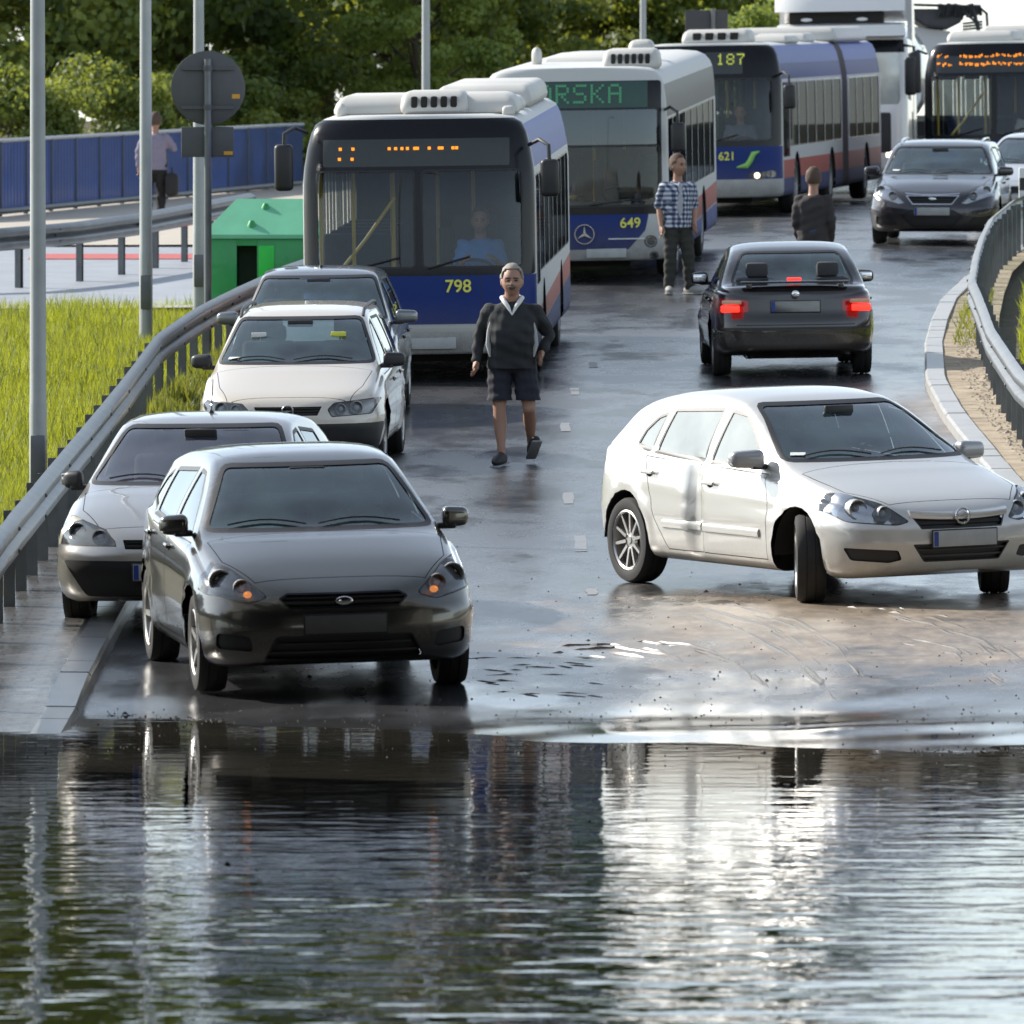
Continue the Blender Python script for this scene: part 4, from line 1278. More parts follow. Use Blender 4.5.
for i, (X, Y, s_, lab) in enumerate([(-9.4, 186, .75, 'bush behind the blue fence at the left edge'), (-8.0, 197, .8, 'bush behind the blue fence between the first two lamp posts'), (-6.2, 206, .8, 'bush behind the blue fence beside the walking person'),
                   (-4.6, 214, .9, 'bush behind the right end of the blue fence'), (-2.2, 236, 1.1, 'bush behind the roof of bus 798 on the left'), (.6, 240, 1.1, 'bush behind the roof of bus 798 on the right'), (3.6, 244, 1.2, 'bush on the embankment behind bus 649'), (1.9, 246, 1.1, 'bush on the embankment left of the pale cars'), (5.6, 248, 1.1, 'bush under the square sign')]):
    tree(X, Y, 4, s_, lab)
def grass(name, label, n, fn, h, m, seed, w=.012):
    g = np.random.default_rng(seed); r_ = random.Random(seed)
    pts = np.array([fn(r_) for _ in range(n)])
    hh = h*g.uniform(.35, 1.25, size=n)*(1+.45*np.sin(pts[:, 0]*2.1+pts[:, 1]*.7)*np.sin(pts[:, 1]*1.1+1)); a = g.uniform(0, 6.28, size=n); lean = g.normal(size=(n, 2))*.28
    co = np.empty((n*3, 3)); dx = np.stack([np.cos(a), np.sin(a), np.zeros(n)], 1)*w*g.uniform(.6, 1.6, size=(n, 1))
    co[0::3] = pts-dx; co[1::3] = pts+dx; co[2::3] = pts+np.stack([lean[:, 0]*hh, lean[:, 1]*hh, hh], 1)
    me = bpy.data.meshes.new(name); me.vertices.add(n*3); me.loops.add(n*3); me.polygons.add(n)
    me.vertices.foreach_set('co', co.ravel()); me.loops.foreach_set('vertex_index', np.arange(n*3, dtype=np.int32))
    me.polygons.foreach_set('loop_start', np.arange(0, n*3, 3, dtype=np.int32)); me.polygons.foreach_set('loop_total', np.full(n, 3, dtype=np.int32))
    me.materials.append(m); me.update()
    o = bpy.data.objects.new(name, me); link(o); tag(o, label, 'grass', kind='stuff'); return o
MG = leaf_mat('meadow_grass', (.08, .14, .014), (.19, .27, .022), (.38, .42, .04))
MG2 = leaf_mat('weeds', (.05, .08, .012), (.10, .14, .02), (.22, .24, .04))
def gl(r_):
    y = 82+46*r_.random()**1.25
    x = GL(y)-.35-r_.random()*(6.5 if y > 95 else 3.0)
    return x, y, zg(x, y)-.05
grass('tall_grass', 'tall yellow-green grass growing behind the left guardrail', 170000, gl, .20, MG, 1, .0075)
grass('meadow_weeds', 'darker green weeds mixed into the tall grass on the left', 45000, gl, .25, MG2, 8, .010)
def gv(r_):
    y = 88+r_.random()*30; a, c = GL(y)-.05, XL(y)-.3
    while True:
        x = a+(c-a)*r_.random()**1.2
        if math.sin(x*9+y*1.7)+math.sin(y*2.9) > -.4: break
        y = 88+r_.random()*30; a, c = GL(y)-.05, XL(y)-.3
    return x, y, zg(x, y)+UP-.03
grass('kerb_weeds', 'low weeds along the foot of the left guardrail', 9000, gv, .17, MG2, 2, .012)
def gr(r_):
    y = 78+r_.random()*80; x = GR(y)+.5+r_.random()*4.5
    return x, y, zg(x, y)-.05
grass('verge_grass', 'bright grass beyond the right guardrail', 60000, gr, .2, MG, 3, .013)
def gs(r_):
    y = 112+r_.random()*16; x = XR(y)+.33+(GR(y)-XR(y)-.2)*r_.random()
    return x, y, zg(x, y)+UP-.02
grass('strip_weeds', 'sparse weeds on the sandy strip by the right kerb', 500, gs, .10, MG2, 4, .012)
# ---------------------------------------------------------------- the cars
P_kia = paint('dark_champagne_paint', (.105, .103, .093), .85, .22, .3)
P_silver = paint('silver_beige_paint', (.40, .385, .36), .75, .3, .4)
P_cream = paint('cream_paint', (.62, .56, .47), .12, .28, .35)
P_grey = paint('steel_grey_paint', (.17, .185, .195), .7, .3, .4)
P_black = paint('black_brown_paint', (.022, .019, .019), .3, .22, .45)
P_white = paint('silver_white_paint', (.60, .59, .555), .45, .32, .5, dcol=(.36, .30, .22))
P_ford = paint('dark_grey_paint', (.028, .028, .034), .5, .26, .35)
P_light = paint('light_silver_paint', (.6, .61, .62), .6, .3, .3)

# dark champagne five-door hatchback at the water's edge
kia = dict(L=4.24, W=1.79, H=1.48, WB=2.65, FO=.87, R=.318, paint=P_kia, cowl=1.02, zc=1.0, zroof=1.405, ws=(.765, .545), tumble=.53, drop=.10,
    top=[(0, .66), (.05, .71), (.16, .775), (.4, .87), (.75, .955), (1.02, 1.005), (1.4, 1.2), (1.85, 1.405), (2.1, 1.463), (2.5, 1.485), (3.1, 1.465), (3.6, 1.40), (3.8, 1.33), (4.05, 1.08), (4.15, .95), (4.24, .8)],
    belt=[(0, .60), (.3, .72), (.7, .83), (1.02, .90), (1.6, .93), (2.6, .98), (3.6, 1.03), (4.24, 1.0)],
    dlo=[('side_window', [(1.42, .97), (2.28, .965), (2.28, 1.36), (2.05, 1.345), (1.78, 1.22)]), ('rear_side_window', [(2.36, .97), (3.2, 1.01), (3.17, 1.32), (2.36, 1.36)]), ('quarter_window', [(3.26, 1.02), (3.62, 1.09), (3.45, 1.26), (3.26, 1.31)])],
    doors=[([(1.28, .3), (1.28, .86), (1.33, .93), (2.31, .95), (2.31, .3)], (2.16, .86)), ([(2.33, .3), (2.33, .95), (3.25, .98), (3.35, .8), (3.02, .5), (2.98, .3)], (3.18, .89))],
    rearwin=((.58, 1.0), (.5, 1.3)), mirror=(1.42, .985, .18), mirror_mat=P_kia,
    front=[('headlight', [(.47, .645), (.60, .60), (.87, .66), (.90, .79), (.83, .87), (.68, .82)], 'both', .04),
           ('grille', [(-.42, .635), (-.35, .57), (.35, .57), (.42, .635), (.36, .67), (-.36, .67)], 'one', .02, M_gloss, 2),
           ('grille', [(-.52, .24), (.52, .24), (.44, .40), (-.44, .40)], 'one', .03, None, 2),
           ('intake', [(.58, .30), (.80, .32), (.80, .42), (.60, .40)], 'both', .03)],
    bulbs=[(.75, .74, .066), (.63, .70, .05)], indicator=(.60, .66, .028, M_amber),
    topcuts=[([(.22, -.55), (.22, .55), (.55, .72), (1.0, .76), (1.0, -.76), (.55, -.72)], 1)],
    extra=[('plate', 0, .47, 1), ('emblem_oval', .615, .055, .03, .004)], spokes=5, rim=.215, housing=mat('dark_reflector', (.14, .14, .14), .22, .7), shaded_plate=mat('shaded_plate', (.10, .10, .092), .6, var=.3, scale=8))  # plate coloured dark to paint in the shade on the nose
# silver-white hatchback slewed across the lane
astra = dict(L=4.25, W=1.755, H=1.46, WB=2.614, FO=.9, R=.318, paint=P_white, cowl=1.06, zc=.985, zroof=1.385, ws=(.765, .555), tumble=.44, steer=R(-27), tyrew=.215, crease=.60,
    top=[(0, .64), (.05, .70), (.16, .76), (.4, .83), (.8, .92), (1.06, .985), (1.5, 1.18), (1.95, 1.365), (2.2, 1.43), (2.6, 1.46), (3.1, 1.44), (3.5, 1.38), (3.75, 1.28), (4.0, 1.08), (4.12, .95), (4.25, .82)],
    belt=[(0, .60), (.3, .70), (.7, .79), (1.06, .86), (1.6, .90), (2.6, .95), (3.5, 1.0), (4.0, 1.0), (4.25, .96)],
    dlo=[('side_window', [(1.5, .935), (2.30, .935), (2.24, 1.335), (2.0, 1.31), (1.78, 1.18)]), ('rear_side_window', [(2.38, .94), (3.13, .975), (3.05, 1.31), (2.34, 1.34)]), ('quarter_window', [(3.18, .98), (3.45, 1.02), (3.38, 1.15), (3.25, 1.25), (3.11, 1.29)])],
    doors=[([(1.36, .28), (1.33, .7), (1.42, .90), (2.34, .925), (2.34, .28)], (2.2, .80)), ([(2.36, .28), (2.36, .925), (3.2, .96), (3.32, .8), (3.06, .5), (2.98, .28)], (3.13, .84))],
    moulding=(1.45, 2.9, .47), dent=(2.45, .64, .06, .36, .085), sglass=glass('sun_glare_glass', (.7, .74, .72), .45, base=(.62, .66, .62)), moulding_runs=[(1.45, 2.31), (2.39, 2.92)],  # near-white base of the side glass paints in the sun glare
    rearwin=((.56, 1.0), (.46, 1.27)), mirror=(1.5, .95, .24), mirror_mat=paint('mirror_grey_paint', (.33, .33, .34), .3, .35, .2),
    front=[('headlight', [(.40, .60), (.50, .575), (.80, .60), (.875, .72), (.86, .80), (.72, .80), (.55, .73)], 'both', .03),
           ('grille', [(-.40, .66), (-.33, .545), (.33, .545), (.40, .66)], 'one', .015, M_black, 2),
           ('grille', [(-.40, .44), (-.31, .31), (.31, .31), (.40, .44)], 'one', .02, None, 2),
           ('intake', [(.47, .33), (.56, .31), (.78, .33), (.82, .42), (.50, .40)], 'both', .02)],
    bulbs=[(.70, .69, .066), (.55, .66, .05)], housing=M_reflector,
    topcuts=[([(.20, -.50), (.20, .50), (.5, .70), (1.03, .75), (1.03, -.75), (.5, -.70)], 1)],
    extra=[('plate', 0, .475, 1), ('bar', .635, .40, .055, P_light, .008), ('emblem_ring', .632, .055, .03), ('sticker', -.62, 1.04)], spokes=10, rim=.222)
# cream estate
cream = dict(L=4.29, W=1.71, H=1.5, WB=2.61, FO=.87, R=.305, paint=P_cream, cowl=1.02, zc=.965, zroof=1.375, ws=(.75, .57), tumble=.40,
    top=[(0, .62), (.05, .69), (.15, .74), (.4, .81), (.8, .91), (1.02, .965), (1.4, 1.15), (1.85, 1.36), (2.1, 1.425), (2.6, 1.455), (3.5, 1.45), (3.9, 1.40), (4.1, 1.2), (4.2, 1.0), (4.29, .85)],
    belt=[(0, .58), (.3, .68), (.7, .78), (1.02, .85), (1.6, .88), (2.6, .91), (4.0, .93), (4.29, .9)],
    dlo=[('side_window', [(1.42, .92), (2.22, .92), (2.2, 1.34), (1.98, 1.31), (1.74, 1.18)]), ('rear_side_window', [(2.3, .92), (3.1, .94), (3.05, 1.34), (2.28, 1.35)]), ('quarter_window', [(3.17, .95), (3.95, .98), (3.8, 1.28), (3.13, 1.33)])],
    doors=[([(1.28, .3), (1.28, .86), (2.26, .89), (2.26, .3)], (2.12, .78)), ([(2.28, .3), (2.28, .89), (3.15, .91), (3.2, .8), (3.0, .5), (2.95, .3)], (3.05, .8))],
    rearwin=((.6, .98), (.52, 1.33)), mirror=(1.4, .93, .2),
    front=[('headlight', [(.36, .60), (.40, .53), (.76, .55), (.83, .68), (.78, .69), (.42, .66)], 'both', .02),
           ('grille', [(-.33, .64), (-.28, .535), (.28, .535), (.33, .64)], 'one', .02, P_cream, 3),
           ('panel', [(-.80, .22), (.80, .22), (.86, .47), (-.86, .47)], 'one', .03, M_black)],
    bulbs=[(.62, .61, .055), (.48, .60, .045)], housing=mat('hazy_reflector', (.48, .46, .42), .35, .4),
    topcuts=[([(.16, -.56), (.16, .56), (.5, .66), (1.0, .72), (1.0, -.72), (.5, -.66)], 1)],
    extra=[('plate', 0, .38, 1), ('emblem_ring', .59, .05, .012), ('rails', 2.0, 3.85, .57), ('sticker', -.58, 1.02),
           ('seat_tag', 1.56, -.37, 1.22, M_paper), ('seat_tag', 1.56, .37, 1.22, mat('yellow_tag', (.75, .75, .1), .6))], spokes=8, rim=.19,
    rail_mat=M_black)
# silver saloon half on the pavement
silver = dict(L=4.5, W=1.77, H=1.43, WB=2.7, FO=.9, R=.315, paint=P_silver, cowl=1.12, zc=.975, zroof=1.375, ws=(.77, .565), tumble=.46, glass=glass('purple_tinted_glass', tint=(.72, .68, .78), base=(.13, .115, .15), trans=.8, spec=1.5),
    top=[(0, .64), (.05, .70), (.16, .755), (.5, .86), (.9, .94), (1.12, .98), (1.6, 1.18), (2.05, 1.37), (2.3, 1.42), (2.7, 1.435), (3.2, 1.40), (3.6, 1.30), (4.0, 1.1), (4.2, 1.05), (4.4, 1.0), (4.5, .85)],
    belt=[(0, .60), (.3, .70), (.7, .79), (1.12, .87), (1.6, .90), (2.6, .94), (3.6, .98), (4.5, .96)],
    dlo=[('side_window', [(1.55, .935), (2.4, .94), (2.4, 1.33), (2.15, 1.31), (1.86, 1.19)]), ('rear_side_window', [(2.47, .945), (3.2, .97), (3.1, 1.28), (2.47, 1.33)])],
    doors=[([(1.4, .3), (1.4, .88), (2.43, .92), (2.43, .3)], (2.3, .8)), ([(2.45, .3), (2.45, .92), (3.3, .95), (3.4, .8), (3.1, .5), (3.05, .3)], (3.2, .84))],
    rearwin=((.56, 1.03), (.48, 1.28)), mirror=(1.52, .945, .15),
    front=[('headlight', [(.36, .60), (.40, .64), (.42, .70), (.74, .80), (.87, .80), (.86, .60)], 'both', .02),
           ('grille', [(-.36, .66), (-.33, .57), (.33, .57), (.36, .66)], 'one', .02, P_silver, 2),
           ('panel', [(-.62, .24), (.62, .24), (.80, .50), (-.80, .50)], 'one', .03, M_dark)],  # dark panel paints in the shade on the lower bumper
    bulbs=[(.70, .70, .055), (.52, .66, .05)], housing=mat('warm_reflector', (.55, .5, .38), .3, .5),
    topcuts=[([(.2, -.52), (.2, .52), (.6, .70), (1.1, .75), (1.1, -.75), (.6, -.70)], 1)],
    extra=[('plate', 0, .42, 1), ('aerial', 2.5, .30)], spokes=7, rim=.2)
# grey car behind the cream estate
grey = dict(cream); grey.update(L=4.2, W=1.70, H=1.5, paint=P_grey, WB=2.55, top=[(0, .64), (.05, .71), (.15, .76), (.4, .85), (.8, .95), (1.02, 1.0), (1.4, 1.19), (1.85, 1.41), (2.1, 1.47), (2.5, 1.49), (3.2, 1.46), (3.7, 1.38), (3.95, 1.2), (4.1, 1.0), (4.2, .85)],
    zc=1.0, zroof=1.42, extra=[('plate', 0, .42, 1), ('aerial', 2.3, .1)],
    dlo=[('side_window', [(1.42, .93), (2.22, .93), (2.2, 1.36), (1.98, 1.34), (1.74, 1.22)]), ('rear_side_window', [(2.3, .93), (3.1, .96), (3.05, 1.36), (2.28, 1.38)])], mirror=(1.4, .96, .22), mirror_mat=P_grey,
    rearwin=((.6, 1.0), (.5, 1.33)))
grey.pop('rail_mat')
# black saloon driving away
bmw = dict(L=4.47, W=1.74, H=1.41, WB=2.725, FO=.76, R=.315, paint=P_black, cowl=1.35, zc=.96, zroof=1.345, ws=(.76, .58), tumble=.42, rear_taper=.07,
    plan=(.4, 2.6, .30, 3.2), tail=[(.2, .07), (.32, .01), (.5, 0), (.62, .015), (.68, .05), (.9, .08), (1.05, .12)],
    top=[(0, .62), (.05, .68), (.2, .74), (.6, .84), (1.1, .93), (1.35, .965), (1.8, 1.17), (2.2, 1.35), (2.45, 1.395), (2.8, 1.41), (3.2, 1.37), (3.5, 1.27), (3.85, 1.06), (3.98, 1.01), (4.2, 1.0), (4.38, .985), (4.43, .95), (4.47, .90)],
    belt=[(0, .58), (.3, .67), (.8, .78), (1.35, .86), (2, .89), (3, .91), (4, .92), (4.3, .91), (4.47, .85)],
    dlo=[('side_window', [(1.8, .92), (2.5, .93), (2.5, 1.31), (2.35, 1.3), (2.05, 1.17)]), ('rear_side_window', [(2.57, .93), (3.35, .95), (3.2, 1.22), (2.57, 1.31)])],
    doors=[([(1.6, .3), (1.6, .87), (2.53, .9), (2.53, .3)], (2.4, .8)), ([(2.55, .3), (2.55, .9), (3.3, .92), (3.3, .8), (3.05, .5), (3.0, .3)], (3.2, .8))],
    rearwin=((.685, .985), (.53, 1.325)), mirror=(1.75, .93, .19),
    front=[('grille', [(-.2, .68), (-.2, .58), (.2, .58), (.2, .68)], 'one', .03, M_chrome, 2), ('headlight', [(.33, .66), (.33, .58), (.78, .56), (.80, .67)], 'both', .02)],
    rear=[('tail_light', [(.50, .71), (.50, .83), (.84, .86), (.84, .69)], 'both', .02, M_red),
          ('gap', [(-.63, .565), (.63, .565), (.63, .575), (-.63, .575)], 'one', .001, M_seal),
          ('gap', [(-.80, .52), (.80, .52), (.80, .545), (-.80, .545)], 'one', .003, M_black),
          ('gap', [(-.78, .255), (.78, .255), (.78, .27), (-.78, .27)], 'one', .003, P_black)],
    extra=[('plate', 0, .765, -1), ('spoiler', 4.32, 1.025, .58), ('exhaust', .5, .24)], spokes=7, rim=.2)
# dark grey estate coming down
ford = dict(L=4.83, W=1.89, H=1.51, WB=2.85, FO=.97, R=.33, paint=P_ford, cowl=1.2, zc=1.01, zroof=1.42, ws=(.83, .64), tumble=.37,
    top=[(0, .70), (.05, .75), (.16, .80), (.5, .90), (.95, .97), (1.2, 1.015), (1.65, 1.22), (2.1, 1.42), (2.4, 1.48), (2.8, 1.50), (4.0, 1.49), (4.4, 1.42), (4.6, 1.25), (4.75, 1.0), (4.83, .85)],
    belt=[(0, .62), (.3, .73), (.8, .84), (1.2, .91), (2, .95), (3, .99), (4.5, 1.02), (4.83, .98)],
    dlo=[('side_window', [(1.65, .985), (2.55, .99), (2.55, 1.39), (2.3, 1.37), (1.95, 1.24)]), ('rear_side_window', [(2.63, 1.0), (3.5, 1.02), (3.5, 1.38), (2.63, 1.4)]), ('quarter_window', [(3.57, 1.03), (4.4, 1.07), (4.25, 1.3), (3.57, 1.37)])],
    doors=[([(1.45, .3), (1.45, .9), (2.58, .96), (2.58, .3)], (2.4, .87)), ([(2.6, .3), (2.6, .96), (3.5, .98), (3.55, .8), (3.35, .5), (3.3, .3)], (3.4, .9))],
    rearwin=((.6, 1.05), (.5, 1.38)), mirror=(1.6, 1.0, .23), mirror_mat=P_ford,
    front=[('headlight', [(.38, .62), (.50, .60), (.88, .72), (.93, .90), (.86, .93), (.62, .82)], 'both', .02),
           ('grille', [(-.40, .735), (-.29, .60), (.29, .60), (.40, .735)], 'one', .015, M_chrome, 3),
           ('intake', [(-.30, .27), (.30, .27), (.46, .44), (.30, .52), (-.30, .52), (-.46, .44)], 'one', .02),
           ('intake', [(.52, .30), (.84, .30), (.84, .42), (.60, .42)], 'both', .02),
           ('panel', [(-.56, .205), (.56, .205), (.58, .235), (-.58, .235)], 'one', .003, M_chrome)],
    bulbs=[(.78, .80, .06), (.60, .73, .05)],
    topcuts=[([(.22, -.50), (.22, .50), (.6, .72), (1.15, .80), (1.15, -.80), (.6, -.72)], 1)],
    extra=[('plate', 0, .50, 1), ('emblem_oval', .68, .06, .024, .0), ('rails', 2.3, 4.3, .60), ('bar', .735, .40, .03, M_chrome, .004), ('sticker', -.62, 1.07),
           ('roofbox', 0)], spokes=7, rim=.225, rail_mat=M_chrome)
ford['extra'] = [e for e in ford['extra'] if e[0] != 'roofbox']
lsil = dict(astra); lsil.update(paint=P_light, steer=0, extra=[('plate', 0, .475, 1)], mirror_mat=P_light)

CARS = {}
CARS['kia'] = make_car(kia, 'parked_hatchback', 'dark champagne hatchback with amber side lamps lit, nose at the edge of the flood water', 'car', 'cars standing along the left kerb', ground_matrix(-1.42, 68.05, R(8.5), base=1.32) @ Matrix.Scale(1.035, 4))
CARS['silver'] = make_car(silver, 'parked_saloon', 'silver beige saloon parked with two wheels on the brick pavement beside the guardrail', 'car', 'cars standing along the left kerb', ground_matrix(-2.22, 73.5, R(-5.5), base=1.35, dz=.05))
CARS['cream'] = make_car(cream, 'parked_estate_car', 'cream estate car with black roof rails and tags on its headrests', 'car', 'cars standing along the left kerb', ground_matrix(-1.93, 93.5, R(-3.0)))
CARS['grey'] = make_car(grey, 'parked_hatchback', 'steel grey car parked between the cream estate and the first bus', 'car', 'cars standing along the left kerb', ground_matrix(-1.92, 101.3, R(-2.0)))
CARS['bmw'] = make_car(bmw, 'driving_saloon', 'black saloon seen from behind with red tail lamps lit', 'car', None, ground_matrix(2.98, 109.2, R(181.5), base=1.36))
CARS['astra'] = make_car(astra, 'turning_hatchback', 'silver white hatchback with a dented door turning across the muddy lane', 'car', None, ground_matrix(2.29, 75.7, R(27.5), base=1.3) @ Matrix.Scale(1.03, 4))
CARS['ford'] = make_car(ford, 'driving_estate_car', 'dark grey estate car with chrome grille coming down the right lane', 'car', None, ground_matrix(6.42, 149.4, R(-6), base=1.42))
CARS['lsil'] = make_car(lsil, 'driving_hatchback', 'light silver car half hidden behind the dark grey estate', 'car', None, ground_matrix(8.35, 158.0, R(-13), base=1.3))
# lit tail lamps of the black saloon
_b = CARS['bmw']
for sg in (1, -1):
    b_ = nb(); box(b_, (-2.372 + .0, min(sg*.60, sg*.80), .715), (-2.30, max(sg*.60, sg*.80), .785), bev=.012)
    obj('brake_lamp', b_, M_redlit, _b)
    b_ = nb(); box(b_, (-2.366, min(sg*.58, sg*.79), .795), (-2.30, max(sg*.58, sg*.79), .84), bev=.012)
    obj('indicator_lens', b_, mat('clear_amber_lens', (.7, .4, .25), .25), _b)
b_ = nb(); box(b_, (-2.12, -.075, 1.035), (-2.06, .075, 1.065), bev=.008); obj('high_brake_lamp', b_, M_redlit, _b)
b_ = nb(); ball(b_, (-2.375+.02, 0, .90), (.012, .04, .04), 14); obj('emblem', b_, M_chrome, _b)
# ---------------------------------------------------------------- buses
def bpaint(name, col):
    m = paint(name, col, 0, .45, .4, (.13, .115, .095), .9)
    p = m.node_tree.nodes['Principled BSDF']
    for l_ in list(p.inputs['Coat Weight'].links): m.node_tree.links.remove(l_)
    p.inputs['Coat Weight'].default_value = 0; p.inputs['Specular IOR Level'].default_value = .22
    return m
P_buswhite = bpaint('bus_white_paint', (.54, .545, .53))
P_busblue = bpaint('bus_blue_paint', (.008, .030, .17))
P_buslilac = bpaint('bus_lilac_blue_paint', (.08, .12, .36))
P_busred = bpaint('bus_red_paint', (.42, .10, .08))
P_bussilver = paint('bus_silver_paint', (.5, .49, .46), .2, .35, .5)
M_busglass = glass('bus_windscreen', (.86, .90, .88), .92, base=(.012, .017, .018), spec=.5)
M_busside = glass('bus_side_glass', (.22, .25, .25), .45, base=(.012, .015, .017), spec=.15)
M_tint = glass('tinted_screen', (.35, .42, .42), .35, base=(.07, .10, .105))
M_led = mat('amber_led', (1.0, .30, .02), .4, emit=.85, var=0)
M_ledg = mat('green_led', (.07, .30, .15), .5, emit=.12, var=0)
M_ledy = mat('yellow_green_led', (.5, .55, .08), .5, emit=.4, var=0)
M_ledpanel = mat('display_panel', (.035, .042, .042), .35, var=.2)
M_ledpanelg = mat('green_display_panel', (.02, .065, .055), .35, var=.2)
M_yellow = mat('yellow_numbers', (.75, .72, .12), .5)
M_pole = mat('yellow_handrail', (.75, .50, .02), .35, coat=.4)
M_lampon = mat('lit_headlamp', (1.0, .85, .6), .3, emit=2.5, var=0)
M_bellows = mat('rubber_bellows', (.055, .042, .038), .8, scale=30)

def make_bus(sp, name, label, group, M):
    L, W, H = sp['L'], 2.5, sp['H']
    hw = W/2
    ss = []
    na, nn = sp.get('plan', (.42, 2.9))
    for k in range(14): ss.append(na*(1-math.cos(math.pi/2*k/14))**1.2)
    s = na
    while s < L-.22: ss.append(s); s += .25
    for k in range(7, -1, -1): ss.append(L - .2*(1-math.cos(math.pi/2*k/7))**1.2)
    def plan(s):
        w = hw
        if s < na: w *= max(0, 1-((na-s)/na)**nn)**(1/nn)
        if s > L-.2: w *= max(0, 1-((s-L+.2)/.2)**4)**(1/4)
        return w
    zb = .30
    inner = sp.get('cant', [(0, 2.12), (.015, 2.3), (.05, 2.5), (.09, 2.66), (.14, 2.76), (.24, 2.82), (.5, 2.85)])
    top0 = 2.85
    st = []
    for s in ss:
        w = plan(s)
        P = [(0, zb), (.5*w, zb), (.93*w, zb), (.985*w, zb+.03)]
        z = zb+.1
        while z < 2.0: P.append((w, z)); z += .1
        for d, zz in inner: P.append((max(0, w-d*w/hw), zz/top0*H))
        P += [(.35*w, H), (0, H)]
        if s in (ss[0], ss[-1]): P = [(0, z_) for _, z_ in P]
        st.append((-s, P))
    face = lerp(sp.get('face', [(.3, .07), (.5, .0), (1.15, .02), (2.1, .13), (2.6, .24), (2.85, .38)]))
    def deform(p):
        s = -p.x
        return Vector((p.x - face(p.z)*max(0, 1-s/1.2) , p.y, p.z))
    bm, bvh = loft(st, deform)
    root = empty(name, label, 'bus', group)
    cutf = lambda poly, t=.12, lim=None: cut(bm, poly, 'front', facing('front', 1, t, (lambda c: c.x > -.9)))
    # wheel arches
    for ax in sp.get('axles', (-2.7, -8.6)):
        ar = .56; az = .46
        circ = [(ax+ar*math.cos(math.pi*k/12), az+ar*math.sin(math.pi*k/12)) for k in range(13)]
        for sg in (1, -1):
            cut(bm, circ+[(ax-ar, 0), (ax+ar, 0)], 'side', lambda c, n, sg=sg: c.y*sg > hw-.4 and c.z < 1.1).free()
            w_ = nb(); rows = [[w_.verts.new((ax+ar*math.cos(math.pi*k/12), yy*sg, az+ar*math.sin(math.pi*k/12))) for k in range(13)] for yy in (hw-.01, hw-.5)]
            for k in range(12): w_.faces.new((rows[0][k], rows[0][k+1], rows[1][k+1], rows[1][k]))
            w_.faces.new(rows[1]); obj('wheel_arch_liner', w_, M_dark, root)
    def pane(poly, nm, m, seal=.03, r_=.05, proj='front', filt=None, sealm=M_seal):
        out = cut(bm, rounded(poly, r_), proj, filt or facing('front', 1, .1, lambda c: c.x > -.95))
        inn = cut(out, rounded(shrink(poly, seal), max(.006, r_-seal)), proj, lambda c, n: True)
        o = obj(nm+'_frame', out, sealm, root, bvh); move(inn, along=-.008)
        return obj(nm, inn, m, root, bvh)
    for f_ in sp['front']:
        kind = f_[0]
        if kind == 'pane': pane(f_[1], f_[2], f_[3], f_[4] if len(f_) > 4 else .03, f_[5] if len(f_) > 5 else .05)
        elif kind == 'area':
            c = cut(bm, rounded(f_[1], f_[4] if len(f_) > 4 else .03), 'front', facing('front', 1, .08, lambda c: c.x > -.95))
            obj(f_[2], c, f_[3], root, bvh)
        elif kind == 'headlamp':
            y, z, r_, lit = f_[1:5]
            circ = [(y+r_[0]*math.cos(2*math.pi*k/16), z+r_[1]*math.sin(2*math.pi*k/16)) for k in range(16)]
            c = cut(bm, circ, 'front', facing('front', 1, .05, lambda c: c.x > -.9))
            bk = c.copy(); move(bk, (-.05, 0, 0))
            if len(c.faces):
                h_ = obj('headlight', c, M_lampglass, root, bvh); obj('lamp_housing', bk, M_black, h_)
                loc, nor = hit(bvh, (3, y, z), (-1, 0, 0))
                b_ = nb(); rr = r_[1]*.72
                lathe(b_, [(0, loc.x-.09), (rr*.6, loc.x-.07), (rr, loc.x-.03), (rr*1.1, loc.x-.03), (rr*1.1, loc.x-.08)], 16, 'X', 0, (0, y, z))
                obj('lamp_reflector', b_, M_chrome, h_)
                if lit:
                    b_ = nb(); ball(b_, (loc.x-.025, y, z), (.03, rr*.9, rr*.9)); obj('lamp_bulb', b_, M_lampon, h_)
    # sides: windows, coloured bands
    for sg in (1, -1):
        fs_ = facing('side', sg, .3)
        for (a, b, z0, z1, nm) in sp['sides'](sg):
            pane([(-a, z0), (-b, z0), (-b, z1), (-a, z1)], nm, M_busside, .02, .05, 'side', fs_, M_gloss)
        for poly, mi in sp.get('bands', []):
            cut(bm, [(-a, b) for a, b in poly], 'side', fs_, mi=mi, take=False)
    obj('body', bm, [P_buswhite if not sp.get('body') else sp['body'], P_busblue, P_busred, P_bussilver, P_buslilac, M_bellows, M_black], root, bvh)
    # inside
    u = nb(); box(u, (-L+.3, -hw+.08, .33), (-.35, hw-.08, .38)); obj('floor', u, M_seat, root, smooth=False)
    u = nb(); box(u, (-L+.3, -hw+.4, H-.2), (-.8, hw-.4, H-.15)); obj('ceiling', u, mat('bus_ceiling', (.4, .4, .4), .6), root, smooth=False)
    u = nb(); box(u, (-L+.55, -hw+.1, .38), (-L+.5, hw-.1, 2.4)); obj('rear_partition', u, M_seat, root, smooth=False)
    u = nb(); box(u, (-1.75, .15, .38), (-1.7, hw-.1, 1.6)); obj('cab_partition', u, M_seat, root, smooth=False)
    u = nb(); box(u, (-.8, -.2, .85), (-.3, hw-.15, 1.08), bev=.05); box(u, (-.75, -hw+.2, .8), (-.35, -.2, .9), bev=.03)
    d = obj('dashboard', u, M_dash, root)
    u = nb(); t = [(-.98+.1*math.sin(2*math.pi*k/20), .55+.22*math.cos(2*math.pi*k/20), 1.16+.12*math.sin(2*math.pi*k/20)) for k in range(21)]
